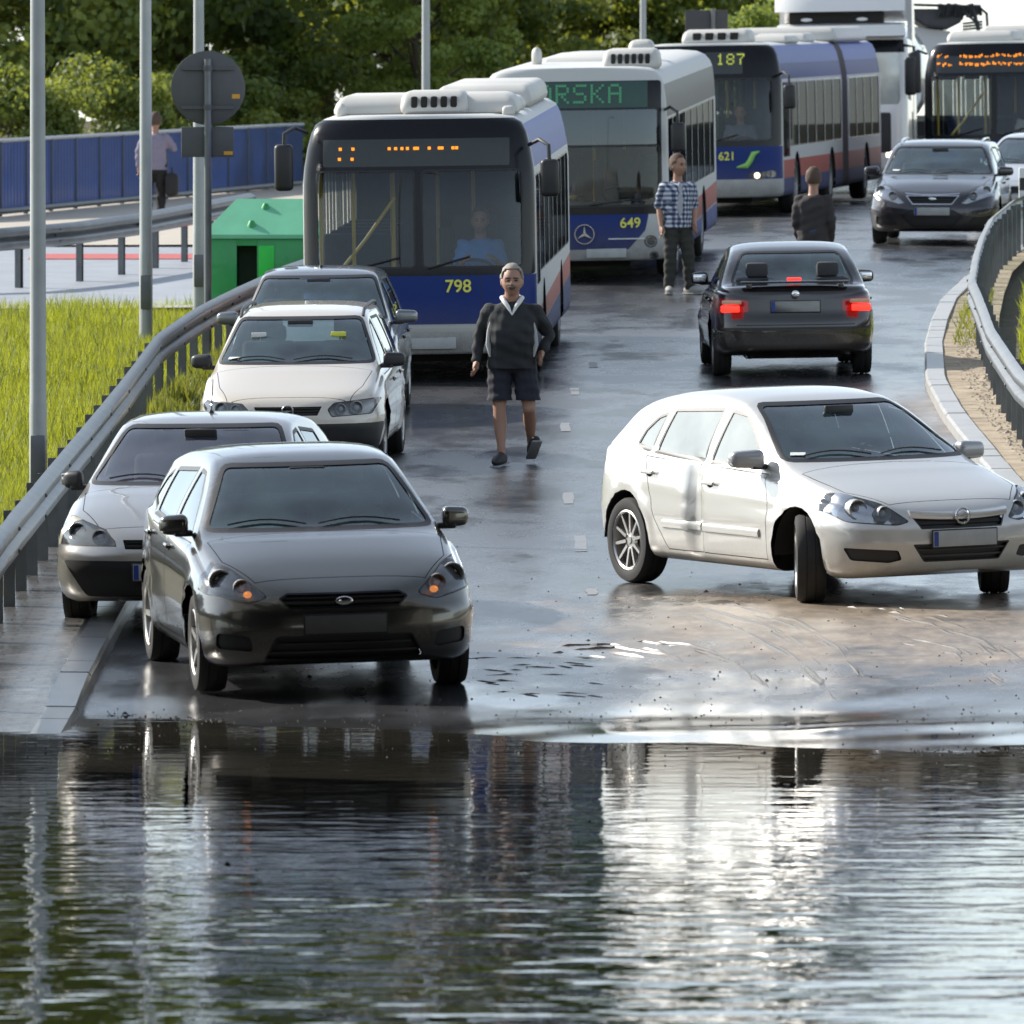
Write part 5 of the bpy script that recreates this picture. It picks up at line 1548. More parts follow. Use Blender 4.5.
    tube(u, t, .017, 6, cap=False); tube(u, [(-.7, .55, 1.0), (-.98, .55, 1.16)], .035, 8); obj('steering_wheel', u, M_dash, d)
    b_ = nb(); box(b_, (-1.65, .28, .5), (-1.2, .82, .85), bev=.06); box(b_, (-1.68, .3, .8), (-1.55, .8, 1.75), bev=.06)
    obj('driver_seat', b_, M_seat, root)
    for k in range(sp.get('seat_rows', 5)):
        for y in (-.85, .85):
            b_ = nb(); x = -3.3-k*1.3
            box(b_, (x-.25, y-.36, .75), (x+.22, y+.36, .9), bev=.04); box(b_, (x-.33, y-.36, .8), (x-.24, y+.36, 1.5), bev=.04); box(b_, (x-.1, y-.06, .36), (x, y+.06, .78))
            obj('seat', b_, mat('bus_seat', (.05, .06, .12), .9), root)
    for x, y in ((-1.25, -.75), (-1.9, -.35), (-2.6, .1), (-3.6, -.45), (-3.6, .45), (-1.2, -1.1)):
        b_ = nb(); tube(b_, [(x, y, .36), (x, y, H-.2)], .02, 8); obj('handrail', b_, M_pole, root)
    if sp.get('gate', True):
        b_ = nb(); tube(b_, [(-1.1, -1.1, 1.15), (-1.15, -.2, 1.12), (-1.5, -.1, 1.12)], .022, 8); tube(b_, [(-.95, -.95, 1.1), (-1.05, -.62, 1.5), (-1.15, -.3, 1.95)], .02, 8); obj('handrail', b_, M_pole, root)
    u = nb(); box(u, (-L+.4, -hw+.55, .2), (-.6, hw-.55, .33)); obj('underbody', u, M_dark, root, smooth=False)
    # mirrors on arms
    for sg, (mx, mz, mh) in zip((1, -1), sp.get('mirrors', ((.05, 2.0, .40), (.05, 2.02, .42)))):
        b_ = nb()
        yb = sg*(hw-.06)
        tube(b_, [(-.35, yb, mz+.30), (-.1, sg*(hw+.06), mz+.36), (mx, sg*(hw+.16), mz+.30), (mx, sg*(hw+.17), mz+.1)], .022, 8)
        box(b_, (mx-.07, sg*(hw+.17)-.1, mz-mh*.62), (mx+.07, sg*(hw+.17)+.1, mz+mh*.38), bev=.05, seg=3)
        mo = obj('side_mirror', b_, M_black, root)
        g_ = nb(); box(g_, (mx-.078, sg*(hw+.17)-.07, mz-mh*.5), (mx-.068, sg*(hw+.17)+.07, mz+mh*.28), bev=.004); obj('mirror_glass', g_, M_chrome, mo)
    # wipers
    for y0, z0, y1, z1 in sp.get('wipers', ((.1, 1.22, .55, 1.34), (-.7, 1.22, -.2, 1.34))):
        b_ = nb(); pr = []
        for k in range(6):
            t = k/5; loc, nor = hit(bvh, (3, y0+(y1-y0)*t, z0+(z1-z0)*t), (-1, 0, 0)); pr.append(loc+Vector((.02, 0, 0)))
        tube(b_, pr, .012, 5); obj('wiper', b_, M_black, root)
    # roof equipment
    for (x, y, z, lx, ly, lz, vents) in sp.get('pods', []):
        b_ = nb()
        vs = box(b_, (x-lx/2, y-ly/2, z-.02), (x+lx/2, y+ly/2, z+lz), bev=min(lz*.40, .085), seg=3)
        for v in b_.verts:      # the covers taper towards the top
            t = max(0, (v.co.z-z)/lz); v.co.y = y+(v.co.y-y)*(1-.10*t*t); v.co.x -= .18*t*t*(1 if v.co.x > x else 0)*min(1, lx)
        pd = obj('roof_unit', b_, mat('roof_unit_white', (.50, .49, .455), .5, var=.15, scale=2), root)
        if vents:
            b_ = nb()
            n = vents; vw = ly*.72/n
            for k in range(n):
                yy = y+ly*.36*(2*(k+.5)/n-1)
                box(b_, (x+lx/2-.12, yy-vw*.33, z+lz*.24), (x+lx/2-.0, yy+vw*.33, z+lz*.76), bev=.02)
            obj('vent_slots', b_, M_dark, pd)
    for bmx, nm, m in sp.get('text', lambda h: [])(lambda y, z: hit(bvh, (3, y, z), (-1, 0, 0))):
        obj(nm, bmx, m, root, smooth=False)
    if sp.get('plate'):
        y_, z_ = sp['plate']
        loc, nor = hit(bvh, (3, y_, z_), (-1, 0, 0)); b_ = nb(); box(b_, (loc.x+.004, y_-.27, z_-.062), (loc.x+.02, y_+.27, z_+.062), bev=.004); obj('licence_plate', b_, M_plate, root)
    me_t, me_r, me_d = wheel_meshes(.48, .29, .28, 10, 'steel')
    me_r.materials[0] = mat('steel_wheel', (.35, .35, .34), .5, .5)
    for ax in sp.get('axles', (-2.7, -8.6)):
        for sg in (1, -1):
            t = bpy.data.objects.new('wheel', me_t); link(t, root); t.location = (ax, sg*(hw-.17), .476); t.rotation_euler = (0, 0, 0 if sg > 0 else math.pi)
            link(bpy.data.objects.new('rim', me_r), t)
    root.matrix_world = M
    return root
def bus_M(X, Y, yaw):
    """front centre on the ground, tilted along the road"""
    f = Vector((math.sin(yaw), -math.cos(yaw), 0)); l = Vector((math.cos(yaw), math.sin(yaw), 0))
    p2 = Vector((X, Y, 0)) - f*8.6; p1 = Vector((X, Y, 0)) - f*2.7
    z1 = zg(p1.x, p1.y)+.004; z2 = zg(p2.x, p2.y)+.004
    f3 = (f*5.9+Vector((0, 0, z1-z2))).normalized()
    l3 = (l + Vector((0, 0, .014))).normalized(); u = f3.cross(l3).normalized(); l3 = u.cross(f3)
    M = Matrix((f3, l3, u)).transposed().to_4x4()
    p = Vector((p1.x, p1.y, z1)) + f3*2.7
    M.translation = p
    return M
def front_text(hitf, s, y, z, size, out=.012, bold=True):
    l1 = hitf(y-size*.9, z)[0]; l2 = hitf(y+size*.9, z)[0]; loc, nor = hitf(y, z)
    a = math.atan2(l2.x-l1.x, l2.y-l1.y)
    M = Matrix.Translation(Vector((loc.x+out, y, z))) @ Matrix.Rotation(-a, 4, 'Z') @ Matrix(((0, 0, 1, 0), (1, 0, 0, 0), (0, 1, 0, 0), (0, 0, 0, 1)))
    # the letters face the front; tilt them back with the panel
    M = M @ Matrix.Rotation(-math.asin(max(-.5, min(.5, nor.z))), 4, 'X')
    return text_bm(s, size, M)
def dots(hitf, cells, pitch, z0, y0, size, out=.012):
    b = nb()
    for (cx, cy, n) in cells:
        loc, nor = hitf(y0+cx*pitch, z0+cy*pitch)
        box(b, (loc.x+out-.004, y0+cx*pitch-size/2, z0+cy*pitch-size/2), (loc.x+out+.004, y0+cx*pitch+size*(n-.5), z0+cy*pitch+size/2), bev=.002, seg=1)
    return b
FONT5 = {'O': '01110 10001 10001 10001 10001 10001 01110', 'R': '11110 10001 10001 11110 10100 10010 10001', 'S': '01111 10000 10000 01110 00001 00001 11110',
         'K': '10001 10010 10100 11000 10100 10010 10001', 'A': '01110 10001 10001 11111 10001 10001 10001', '1': '00100 01100 00100 00100 00100 00100 01110',
         '8': '01110 10001 10001 01110 10001 10001 01110', '7': '11111 00001 00010 00100 00100 00100 00100', 'D': '11110 10001 10001 10001 10001 10001 11110'}
def matrix_text(hitf, s, y0, z0, pitch, out=.012):
    b = nb(); y = y0
    for ch in s:
        for r_, row in enumerate(FONT5[ch].split()):
            for c_, v in enumerate(row):
                if v == '1':
                    loc, nor = hitf(y+c_*pitch, z0-r_*pitch)
                    box(b, (loc.x+out-.003, y+c_*pitch-pitch*.42, z0-r_*pitch-pitch*.42), (loc.x+out+.003, y+c_*pitch+pitch*.42, z0-r_*pitch+pitch*.42))
        y += pitch*6.4
    return b

BLUEBANDS = [([(.55, .42), (12, .42), (12, 1.02), (.55, .95)], 1)]
def side_windows(L, door):
    def f(sg):
        out = []
        if sg < 0:      # the kerb side has the doors
            x = .45
            while x < L-.8:
                is_door = any(a-.05 < x < b-.05 for a, b in door)
                if is_door:
                    a, b = [d for d in door if d[0]-.05 < x < d[1]-.05][0]
                    out.append((a, (a+b)/2-.02, .42, 2.25, 'door_glass')); out.append(((a+b)/2+.02, b, .42, 2.25, 'door_glass')); x = b+.08
                else:
                    nx = min([d[0]-.08 for d in door if d[0] > x] + [x+1.45, L-.6])
                    if nx - x > .3: out.append((x, nx, 1.12, 2.2, 'side_window'))
                    x = nx+.08
        else:
            x = .5
            out.append((x, 1.55, 1.0, 2.2, 'side_window')); x = 1.62
            while x < L-1.2: out.append((x, min(x+1.4, L-.6), 1.12, 2.2, 'side_window')); x += 1.46
        return out
    return f
# first bus: black mask, blue skirt, silver bumper
def t798(h):
    o = []
    M = lambda s_: s_
    cells = [(0, 0, 1), (7, 0, 1), (-.5, -5.5, 1), (6.5, -5.5, 1)]
    for c in (27, 30.5, 34, 37, 41, 42.5, 49, 54.5, 56, 62, 64): cells.append((c, 0, 1))
    o.append((dots(h, cells, .0195, 2.50, -.83, .032), 'display_digits', M_led))
    o.append((front_text(h, '798', .42, 1.02, .19), 'fleet_number', M_yellow))
    return o
bus_a = dict(L=12, H=2.85, plates=1, seat_rows=5, mirrors=((.05, 2.22, .40), (.05, 2.38, .50)),
    front=[('area', [(-1.02, 2.31), (.98, 2.31), (.98, 2.60), (-1.02, 2.60)], 'destination_display', M_ledpanel, .02),
           ('pane', [(-1.10, 1.22), (-.03, 1.22), (-.03, 2.27), (-1.10, 2.27)], 'windscreen', M_busglass, .02, .06),
           ('pane', [(.03, 1.22), (1.12, 1.22), (1.12, 2.27), (.03, 2.27)], 'windscreen', M_busglass, .02, .06),
           ('area', [(-1.24, 1.14), (1.24, 1.14), (1.24, 2.3), (1.20, 2.70), (1.10, 2.81), (-1.10, 2.81), (-1.20, 2.70), (-1.24, 2.3)], 'front_mask', M_gloss, .04),
           ('headlamp', .98, .66, (.14, .075), False), ('headlamp', .78, .60, (.09, .07), False), ('headlamp', -.98, .66, (.14, .075), False), ('headlamp', -.78, .60, (.09, .07), False),
           ('area', [(.655, .62), (.663, .62), (.663, 1.14), (.655, 1.14)], 'panel_seam', M_seal, .001), ('area', [(-.663, .62), (-.655, .62), (-.655, 1.14), (-.663, 1.14)], 'panel_seam', M_seal, .001),
           ('area', [(-1.26, .62), (1.26, .62), (1.26, 1.14), (-1.26, 1.14)], 'front_panel', P_busblue, .01),
           ('area', [(-1.25, .54), (1.25, .54), (1.25, .60), (-1.25, .60)], 'bumper_strip', P_bussilver, .01)],
    sides=side_windows(12, [(.45, 1.65), (5.4, 6.7), (9.2, 10.4)]),
    bands=[([(.4, 2.28), (12.1, 2.28), (12.1, 2.74), (.4, 2.74)], 4), ([(.3, .3), (12, .3), (12, .74), (.3, .5)], 1), ([(.5, .52), (6, .62), (12, .74), (12, 1.0), (.5, .72)], 2)],
    pods=[(-1.9, .05, 2.84, 1.7, 2.0, .22, 0), (-1.35, .15, 2.86, .9, .74, .24, 5), (-8.2, .50, 2.84, 5.5, 1.1, .24, 0), (-.95, -.85, 2.83, .12, .12, .15, 0), (-1.0, .95, 2.83, .14, .14, .1, 0), (-4.5, .5, 2.84, 1.2, 1.0, .14, 0)],
    plate=(.12, .42), text=t798)
make_bus(bus_a, 'city_bus', 'blue and black city bus numbered 798 with amber dotted display', 'city buses queuing down the slope', bus_M(-.98, 106.9, R(-2.1)))

def t649(h):
    o = [(matrix_text(h, 'ORSKA', -.46, 2.66, .037), 'display_letters', M_ledg), (front_text(h, '649', .75, .80, .19), 'fleet_number', M_yellow)]
    # three-pointed star in a ring
    loc, nor = h(.13, .66); b = nb(); x = loc.x+.015
    tube(b, [(x, .13+.13*math.cos(2*math.pi*k/24), .66+.13*math.sin(2*math.pi*k/24)) for k in range(25)], .010, 6, cap=False)
    for a in (90, 210, 330):
        c, s_ = math.cos(R(a)), math.sin(R(a))
        prism(b, [(.13-.02*s_, .66+.02*c), (.13+.12*c, .66+.12*s_), (.13+.02*s_, .66-.02*c)], x-.006, x+.008, 'yz')
    o.append((b, 'emblem', M_chrome))
    b = nb(); box(b, (loc.x+.0, .45, .585), (loc.x+.008, .95, .60)); o.append((b, 'web_address_line', M_paper))
    return o
bus_b = dict(L=12, H=2.90, face=[(.3, .06), (.5, .0), (1.15, .02), (2.1, .08), (2.6, .14), (2.9, .22)],
    cant=[(0, 2.12), (.01, 2.4), (.03, 2.6), (.07, 2.70), (.14, 2.78), (.26, 2.83), (.5, 2.85)], plan=(.30, 3.4),
    front=[('area', [(-1.05, 2.36), (1.0, 2.36), (1.0, 2.71), (-1.05, 2.71)], 'destination_display', M_ledpanelg, .02),
           ('pane', [(-1.16, 1.02), (1.16, 1.02), (1.16, 1.86), (-1.16, 1.86)], 'windscreen', M_busglass, .03, .05),
           ('area', [(-1.12, 1.86), (1.12, 1.86), (1.12, 2.33), (-1.12, 2.33)], 'sun_strip', M_tint, .03),
           ('area', [(-1.18, .92), (1.18, .92), (1.18, 2.72), (-1.18, 2.72)], 'front_mask', M_gloss, .05),
           ('headlamp', 1.02, .55, (.09, .085), False), ('headlamp', 1.06, .36, (.06, .055), False), ('headlamp', -1.02, .55, (.09, .085), False), ('headlamp', -1.06, .36, (.06, .055), False),
           ('area', [(-.72, .45), (.72, .45), (.95, .70), (1.0, .92), (-1.0, .92), (-.95, .70)], 'front_panel', P_busblue, .02)],
    sides=side_windows(12, [(.45, 1.65), (5.4, 6.7), (9.2, 10.4)]),
    bands=[([(2.2, .3), (12, .3), (12, .66), (2.2, .5)], 4), ([(2.0, .5), (12, .68), (12, .98), (2.0, .8)], 2), ([(.35, 2.22), (12, 2.22), (12, 2.66), (.35, 2.66)], 6)],
    pods=[(-1.4, .72, 2.86, .8, .78, .27, 6), (-5.0, .62, 2.88, .6, .36, .30, 0), (-3.0, -.70, 2.88, .16, .15, .26, 0), (-6, -.2, 2.88, 3.5, 1.0, .08, 0)],
    plate=(.42, .40), text=t649, wipers=((.2, 1.05, 1.0, 1.14), (-.8, 1.05, -.1, 1.14)))
make_bus(bus_b, 'city_bus', 'white framed city bus numbered 649 with green lettered display', 'city buses queuing down the slope', bus_M(.86, 135, R(-4.4)))

def t621(h):
    o = [(matrix_text(h, '187', .20, 2.66, .026), 'display_digits', M_ledy), (front_text(h, '621', .36, .98, .19), 'fleet_number', M_yellow)]
    loc, nor = h(.75, .92); loc.x += .01; b = nb()
    tube(b, [(loc.x+.015, .52, .80), (loc.x+.015, .68, .82), (loc.x+.015, .74, .90), (loc.x+.015, .80, 1.02), (loc.x+.015, .90, 1.06)], [.012, .05, .045, .045, .01], 8)
    o.append((b, 'emblem', mat('green_emblem', (.25, .55, .12), .5)))
    return o
bus_c = dict(L=17.8, H=2.85, seat_rows=3, axles=(-2.7, -8.6, -14.9),
    front=[('area', [(.0, 2.34), (.62, 2.34), (.62, 2.70), (.0, 2.70)], 'destination_display', M_ledpanel, .02),
           ('pane', [(-1.12, 1.22), (1.12, 1.22), (1.12, 2.27), (-1.12, 2.27)], 'windscreen', M_busglass, .03, .06),
           ('area', [(-1.24, 1.14), (1.24, 1.14), (1.24, 2.3), (1.20, 2.70), (1.10, 2.81), (-1.10, 2.81), (-1.20, 2.70), (-1.24, 2.3)], 'front_mask', M_gloss, .04),
           ('headlamp', .85, .66, (.14, .07), True), ('headlamp', 1.06, .68, (.10, .06), False), ('headlamp', -.85, .66, (.14, .07), False),
           ('area', [(-1.26, .60), (1.26, .60), (1.26, 1.14), (-1.26, 1.14)], 'front_panel', P_busblue, .01)],
    sides=lambda sg: [(.5, 1.55, .95, 2.2, 'side_window')] + [(1.62+k*1.46, 3.0+k*1.46, 1.12, 2.2, 'side_window') for k in range(6)] + [(11.75+k*1.42, 13.1+k*1.42, 1.12, 2.2, 'side_window') for k in range(4)],
    bands=[([(.4, 2.24), (17.7, 2.24), (17.7, 2.50), (.4, 2.50)], 1), ([(.4, 2.50), (17.7, 2.50), (17.7, 2.80), (.4, 2.80)], 4), ([(.5, .3), (17.7, .3), (17.7, .60), (.5, .60)], 1),
           ([(.5, .60), (17.7, .60), (17.7, .90), (.5, .90)], 2), ([(10.5, .25), (11.5, .25), (11.5, 2.86), (10.5, 2.86)], 5)],
    pods=[(-1.4, .1, 2.84, 1.0, 1.15, .24, 4), (-4.2, .6, 2.84, 2.0, .9, .12, 0), (-13.5, .2, 2.84, 5.5, 1.9, .25, 0), (-8.2, .5, 2.84, 1.6, .9, .15, 0)],
    plate=None, text=t621)
make_bus(bus_c, 'articulated_bus', 'articulated blue bus numbered 621 with a green emblem and one headlamp lit', 'city buses queuing down the slope', bus_M(3.2, 165, R(-7.5)))

def tright(h):
    out = []; rr = random.Random(5)
    for row, z in ((0, 2.60), (1, 2.46)):
        y = -1.0; b = nb()
        while y < 1.0:
            n = rr.choice((1, 2, 3)) if y < -.55 else rr.choice((2, 4, 5))
            if -.78 < y < -.62 : y = -.6
            loc, nor = h(y, z)
            for q in range(n):
                zz = z+rr.choice((-.014, 0, .014)); hh = rr.choice((.010, .018, .026))
                box(b, (loc.x+.006, y+q*.035, zz-hh), (loc.x+.014, y+q*.035+.026, zz+hh), bev=.003, seg=1)
            y += n*.035+.03
        out.append((b, 'display_row', M_led))
    return out
bus_d = dict(bus_a); bus_d.update(text=tright, plate=None,
    pods=[(-1.6, -.3, 2.84, 1.6, 1.2, .2, 0), (-8.2, .1, 2.84, 5.5, 1.9, .3, 0)], mirrors=((.05, 2.0, .40), (.12, 2.35, .66)))
make_bus(bus_d, 'city_bus', 'black fronted city bus with two rows of amber lettering at the right edge', 'city buses queuing down the slope', bus_M(8.35, 173, R(-9)))
# ---------------------------------------------------------------- the lorry behind the buses
def lorry():
    P_w = paint('lorry_white_paint', (.70, .70, .69), 0, .3, .25)
    X, Y, yaw = 6.15, 187, R(-6)
    root = empty('lorry', 'tall white lorry cab with roof deflector behind the articulated bus', 'lorry')
    def slab(pts, s0, s1, nm, m, bev=.0):
        b = nb(); prism(b, pts, s0, s1, 'yz')
        if bev: bmesh.ops.bevel(b, geom=list(b.edges), offset=bev, segments=3, affect='EDGES')
        return obj(nm, b, m, root)
    hw = 1.25
    # cab: loft of rounded sections, raked front
    ss = [0, .02, .06, .12, .2, .3, .6, 1.0, 1.6, 2.2]
    st = []
    for s in ss:
        w = hw*(max(0, 1-((.3-min(s, .3))/.3)**2.8))**(1/2.8)
        P = [(0, .4), (.6*w, .4), (.97*w, .42), (w, .5)]
        for k in range(1, 15): P.append((w, .5+k*.165))
        P += [(w*.985, 2.86), (w*.95, 2.91), (w*.85, 2.94), (0, 2.95)]
        if s == 0: P = [(0, z) for _, z in P]
        st.append((-s, P))
    fc = lerp([(.4, .05), (.8, 0), (1.6, .05), (2.6, .28), (3.2, .5)])
    bm, bvh = loft(st, lambda p: Vector((p.x-fc(p.z)*max(0, 1+p.x/1.4), p.y, p.z)))
    f_ = facing('front', 1, .1, lambda c: c.x > -.9)
    o_ = cut(bm, rounded([(-1.12, 1.65), (1.12, 1.65), (1.1, 2.62), (-1.1, 2.62)], .08), 'front', f_); obj('windscreen', o_, M_busglass, root, bvh)
    o_ = cut(bm, [(-1.2, 2.62), (1.2, 2.62), (1.18, 2.86), (-1.18, 2.86)], 'front', f_); obj('sun_visor', o_, M_gloss, root, bvh)
    o_ = cut(bm, rounded([(-.95, .75), (.95, .75), (.95, 1.5), (-.95, 1.5)], .05), 'front', f_); obj('grille', o_, M_black, root, bvh)
    for sg in (1, -1):
        o_ = cut(bm, rounded([(-.45, 1.75), (-1.35, 1.7), (-1.35, 2.6), (-.6, 2.6)], .06), 'side', facing('side', sg, .3)); obj('side_window', o_, M_busside, root, bvh)
        o_ = cut(bm, rounded([(-1.5, 1.0), (-1.85, 1.0), (-1.85, 1.5), (-1.5, 1.5)], .03), 'side', facing('side', sg, .3)); obj('air_vent', o_, M_dark, root, bvh)
        o_ = cut(bm, rounded([(sg*.85, .66), (sg*1.12, .66), (sg*1.12, .78), (sg*.85, .78)], .03), 'front', f_); obj('headlight', o_, M_lampon if sg > 0 else M_lampglass, root, bvh)
        b = nb(); tube(b, [(-.3, sg*1.2, 2.75), (.02, sg*1.4, 2.72), (.02, sg*1.42, 1.9)], .03, 8); box(b, (-.06, sg*1.42-.11, 1.85), (.08, sg*1.42+.11, 2.62), bev=.05, seg=3)
        mo = obj('side_mirror', b, M_black, root)
        b = nb(); box(b, (-.07, sg*1.42-.08, 1.92), (-.058, sg*1.42+.08, 2.52), bev=.004); obj('mirror_glass', b, M_chrome, mo)
    obj('cab', bm, P_w, root, bvh)
    # roof deflector in two tiers with the dark gap between
    b = nb(); rows = []
    prof = [(.02, 2.93, 1.22), (-.02, 3.02, 1.22), (-.10, 3.14, 1.18), (-.3, 3.18, 1.12)]
    for (x, z, w) in prof:
        rows.append([b.verts.new((x-.22*abs(t)**4, w*t, z)) for t in np.linspace(-1, 1, 17)])
    rows.append([b.verts.new((-1.9, p.co.y, 3.18)) for p in rows[-1]])
    rows.append([b.verts.new((-1.9, p.co.y, 2.9)) for p in rows[-1]])
    for A, B in zip(rows, rows[1:]):
        for k in range(16): b.faces.new((A[k], A[k+1], B[k+1], B[k]))
    for e_ in (0, 16): b.faces.new([r_[e_] for r_ in rows])
    obj('roof_cap', b, P_w, root)
    b = nb(); box(b, (-.9, -.95, 3.16), (-.30, .8, 3.40), bev=.04); obj('lamp_bar_recess', b, M_dark, root)
    b = nb(); rows = []
    for (x, z, w) in [(-.10, 3.40, 1.22), (-.20, 3.62, 1.22), (-.50, 4.0, 1.20), (-1.0, 4.3, 1.16)]:
        rows.append([b.verts.new((x-.24*abs(t)**4, w*t, z)) for t in np.linspace(-1, 1, 17)])
    rows.append([b.verts.new((-2.0, p.co.y, 4.25)) for p in rows[-1]]); rows.append([b.verts.new((-2.0, p.co.y, 3.2)) for p in rows[-1]]); rows.append([b.verts.new((-.5, p.co.y, 3.38)) for p in rows[-1]])
    for A, B in zip(rows, rows[1:]+rows[:1]):
        for k in range(16): b.faces.new((A[k], A[k+1], B[k+1], B[k]))
    for e_ in (0, 16): b.faces.new([r_[e_] for r_ in rows])
    obj('roof_deflector', b, P_w, root)
    for yy in (-.62, .42):
        b = nb(); ball(b, (-.29, yy, 3.25), (.03, .11, .035)); obj('roof_lamp', b, M_lens, root)
    # side fairing curving down to the chassis and the body behind
    for sg in (1, -1):
        b = nb()
        prism(b, [(-1.9, .6), (-2.9, .6), (-2.9, 1.6), (-2.75, 2.6), (-2.55, 3.4), (-2.3, 4.0), (-2.0, 4.3), (-1.9, 4.3)], sg*1.16, sg*1.25, 'xz')
        obj('side_fairing', b, paint('fairing_grey_paint', (.45, .46, .48), .1, .35, .3), root)
    b = nb(); box(b, (-9, -.45, .7), (-2.2, .45, 1.0)); obj('chassis', b, M_dark, root)
    # curved tank body and the loading frame standing over it
    b = nb(); lathe(b, [(0, -9.6), (.7, -9.5), (1.1, -9.1), (1.2, -8.4), (1.2, -4.2), (1.0, -3.5), (.6, -3.2), (0, -3.1)], 28, 'X', 0, (0, 0, 2.2)); obj('tank_body', b, P_w, root)
    add_wheels(root, [(-1.4, 1.05, 0), (-1.4, -1.05, 0), (-7.6, 1.05, 0), (-7.6, -1.05, 0)], .5, .29, .3, 10, 0, 'steel')
    root.matrix_world = bus_M(X, Y, yaw)
lorry()
def crane_lorry():
    X, Y = 9.3, 208; z0 = zg(X, Y)
    root = empty('crane_lorry', 'dark lattice loading crane and grey hopper of a lorry behind the white cab', 'lorry', loc=(X, Y, z0))
    MS = mat('dark_steel', (.05, .052, .056), .6, .5); z = lambda py: 3+(256-py)*Y/F_PX-z0
    x = lambda px: (px-512)*Y/F_PX-X
    b = nb(); prism(b, [(x(900), z(9)), (x(966), z(9)), (x(962), z(22)), (x(948), z(29)), (x(925), z(27))], 0, 2.2, 'xz'); bmesh.ops.bevel(b, geom=list(b.edges), offset=.04, segments=2, affect='EDGES'); obj('hopper', b, mat('dark_grey_hopper', (.07, .068, .075), .7, var=.3), root)
    b = nb(); prism(b, [(x(912), z(26)), (x(930), z(29)), (x(950), z(31)), (x(960), z(48)), (x(955), z(70)), (x(905), z(70))], .3, 2.0, 'xz'); obj('body', b, paint('pale_body_paint', (.55, .56, .60), 0, .4, .3), root)
    b = nb(); r2 = random.Random(8)
    tube(b, [(x(905), -.1, z(5)), (x(978), -.1, z(7)), (x(986), -.1, z(14)), (x(987), -.1, z(31))], .035, 6)
    tube(b, [(x(972), -.1, z(7)), (x(978), -.1, z(31))], .05, 6); tube(b, [(x(962), -.1, z(12)), (x(980), -.1, z(26))], .03, 6)
    for k in range(16):
        px = 938+k*2.7; tube(b, [(x(px), -.12, z(4+r2.random()*3)), (x(px+r2.uniform(-5, 5)), -.05, z(15+r2.random()*3))], r2.uniform(.03, .06), 5)
    for k in range(3): tube(b, [(x(962), -.1, z(24+k*3)), (x(982), -.1, z(22+k*3))], .025, 5)
    obj('crane_frame', b, MS, root)
    b = nb(); box(b, (-1.6, .2, .5), (1.2, 6, 1.1)); obj('chassis', b, M_dark, root, smooth=False)
    for xx in (-1.2, .9):
        for yy in (.9, 4.6):
            b = nb(); lathe(b, [(.3, -.14), (.48, -.13), (.5, 0), (.48, .13), (.3, .14), (.3, -.14)], 24, 'X', 0, (xx, yy, .5)); obj('wheel', b, M_rubber, root)
crane_lorry()
# vehicles waiting on the embankment behind the buses, only their roofs and windscreens show
for i, (px, py, d, lab, m) in enumerate([(588, 52, 232, 'pale car with a dark windscreen on the embankment, the higher of two beyond bus 649', P_light),
                                    (617, 60, 226, 'pale car lower on the embankment beyond bus 649', P_grey)]):
    sp = dict(cream); sp.update(paint=m, extra=[], L=4.2, front=cream['front'][:1])
    p = at(px, py, d)
    o = make_car(sp, 'distant_car', lab, 'car', 'cars waiting on the embankment')
    o.matrix_world = Matrix.Translation((p.x, d, zg(p.x, d))) @ Matrix.Rotation(R(-92), 4, 'Z')

# ---------------------------------------------------------------- people
def fuse(shapes, vox, smooth=3):
    """merge overlapping closed shapes into one continuous surface"""
    me = bpy.data.meshes.new('fuse'); shapes.to_mesh(me); shapes.free()
    o = bpy.data.objects.new('fuse', me); COL.objects.link(o)
    md = o.modifiers.new('r', 'REMESH'); md.mode = 'VOXEL'; md.voxel_size = vox; md.adaptivity = 0
    if smooth:
        sm = o.modifiers.new('s', 'SMOOTH'); sm.factor = .5; sm.iterations = smooth
    dg = bpy.context.evaluated_depsgraph_get(); dg.update()
    me2 = bpy.data.meshes.new_from_object(o.evaluated_get(dg))
    bpy.data.objects.remove(o)
    bm = nb(); bm.from_mesh(me2); bpy.data.meshes.remove(me2)
    return bm
def oval(bm, rings, n=20):
    """closed body from elliptical rings (centre, half-width x, half-depth y)"""
    rows = []
    for c, rx, ry in rings:
        rows.append([bm.verts.new((c[0]+rx*math.copysign(abs(math.cos(t))**.85, math.cos(t)), c[1]+ry*math.copysign(abs(math.sin(t))**.9, math.sin(t)), c[2])) for t in [2*math.pi*k/n for k in range(n)]])
    for A, B in zip(rows, rows[1:]):
        for k in range(n): bm.faces.new((A[k], A[(k+1) % n], B[(k+1) % n], B[k]))
    bm.faces.new(rows[0][::-1]); bm.faces.new(rows[-1])
def limb(bm, pts, rad):
    tube(bm, pts, rad, 12)
    for p, r_ in zip(pts, rad): ball(bm, p, r_*1.0, 12)
M_skin = mat('skin', (.34, .185, .125), .55, var=.12, scale=12)
M_hairgrey = mat('grey_hair', (.28, .25, .22), .8, var=.4, scale=60)
M_hairbrown = mat('brown_hair', (.08, .05, .035), .8, var=.4, scale=60)
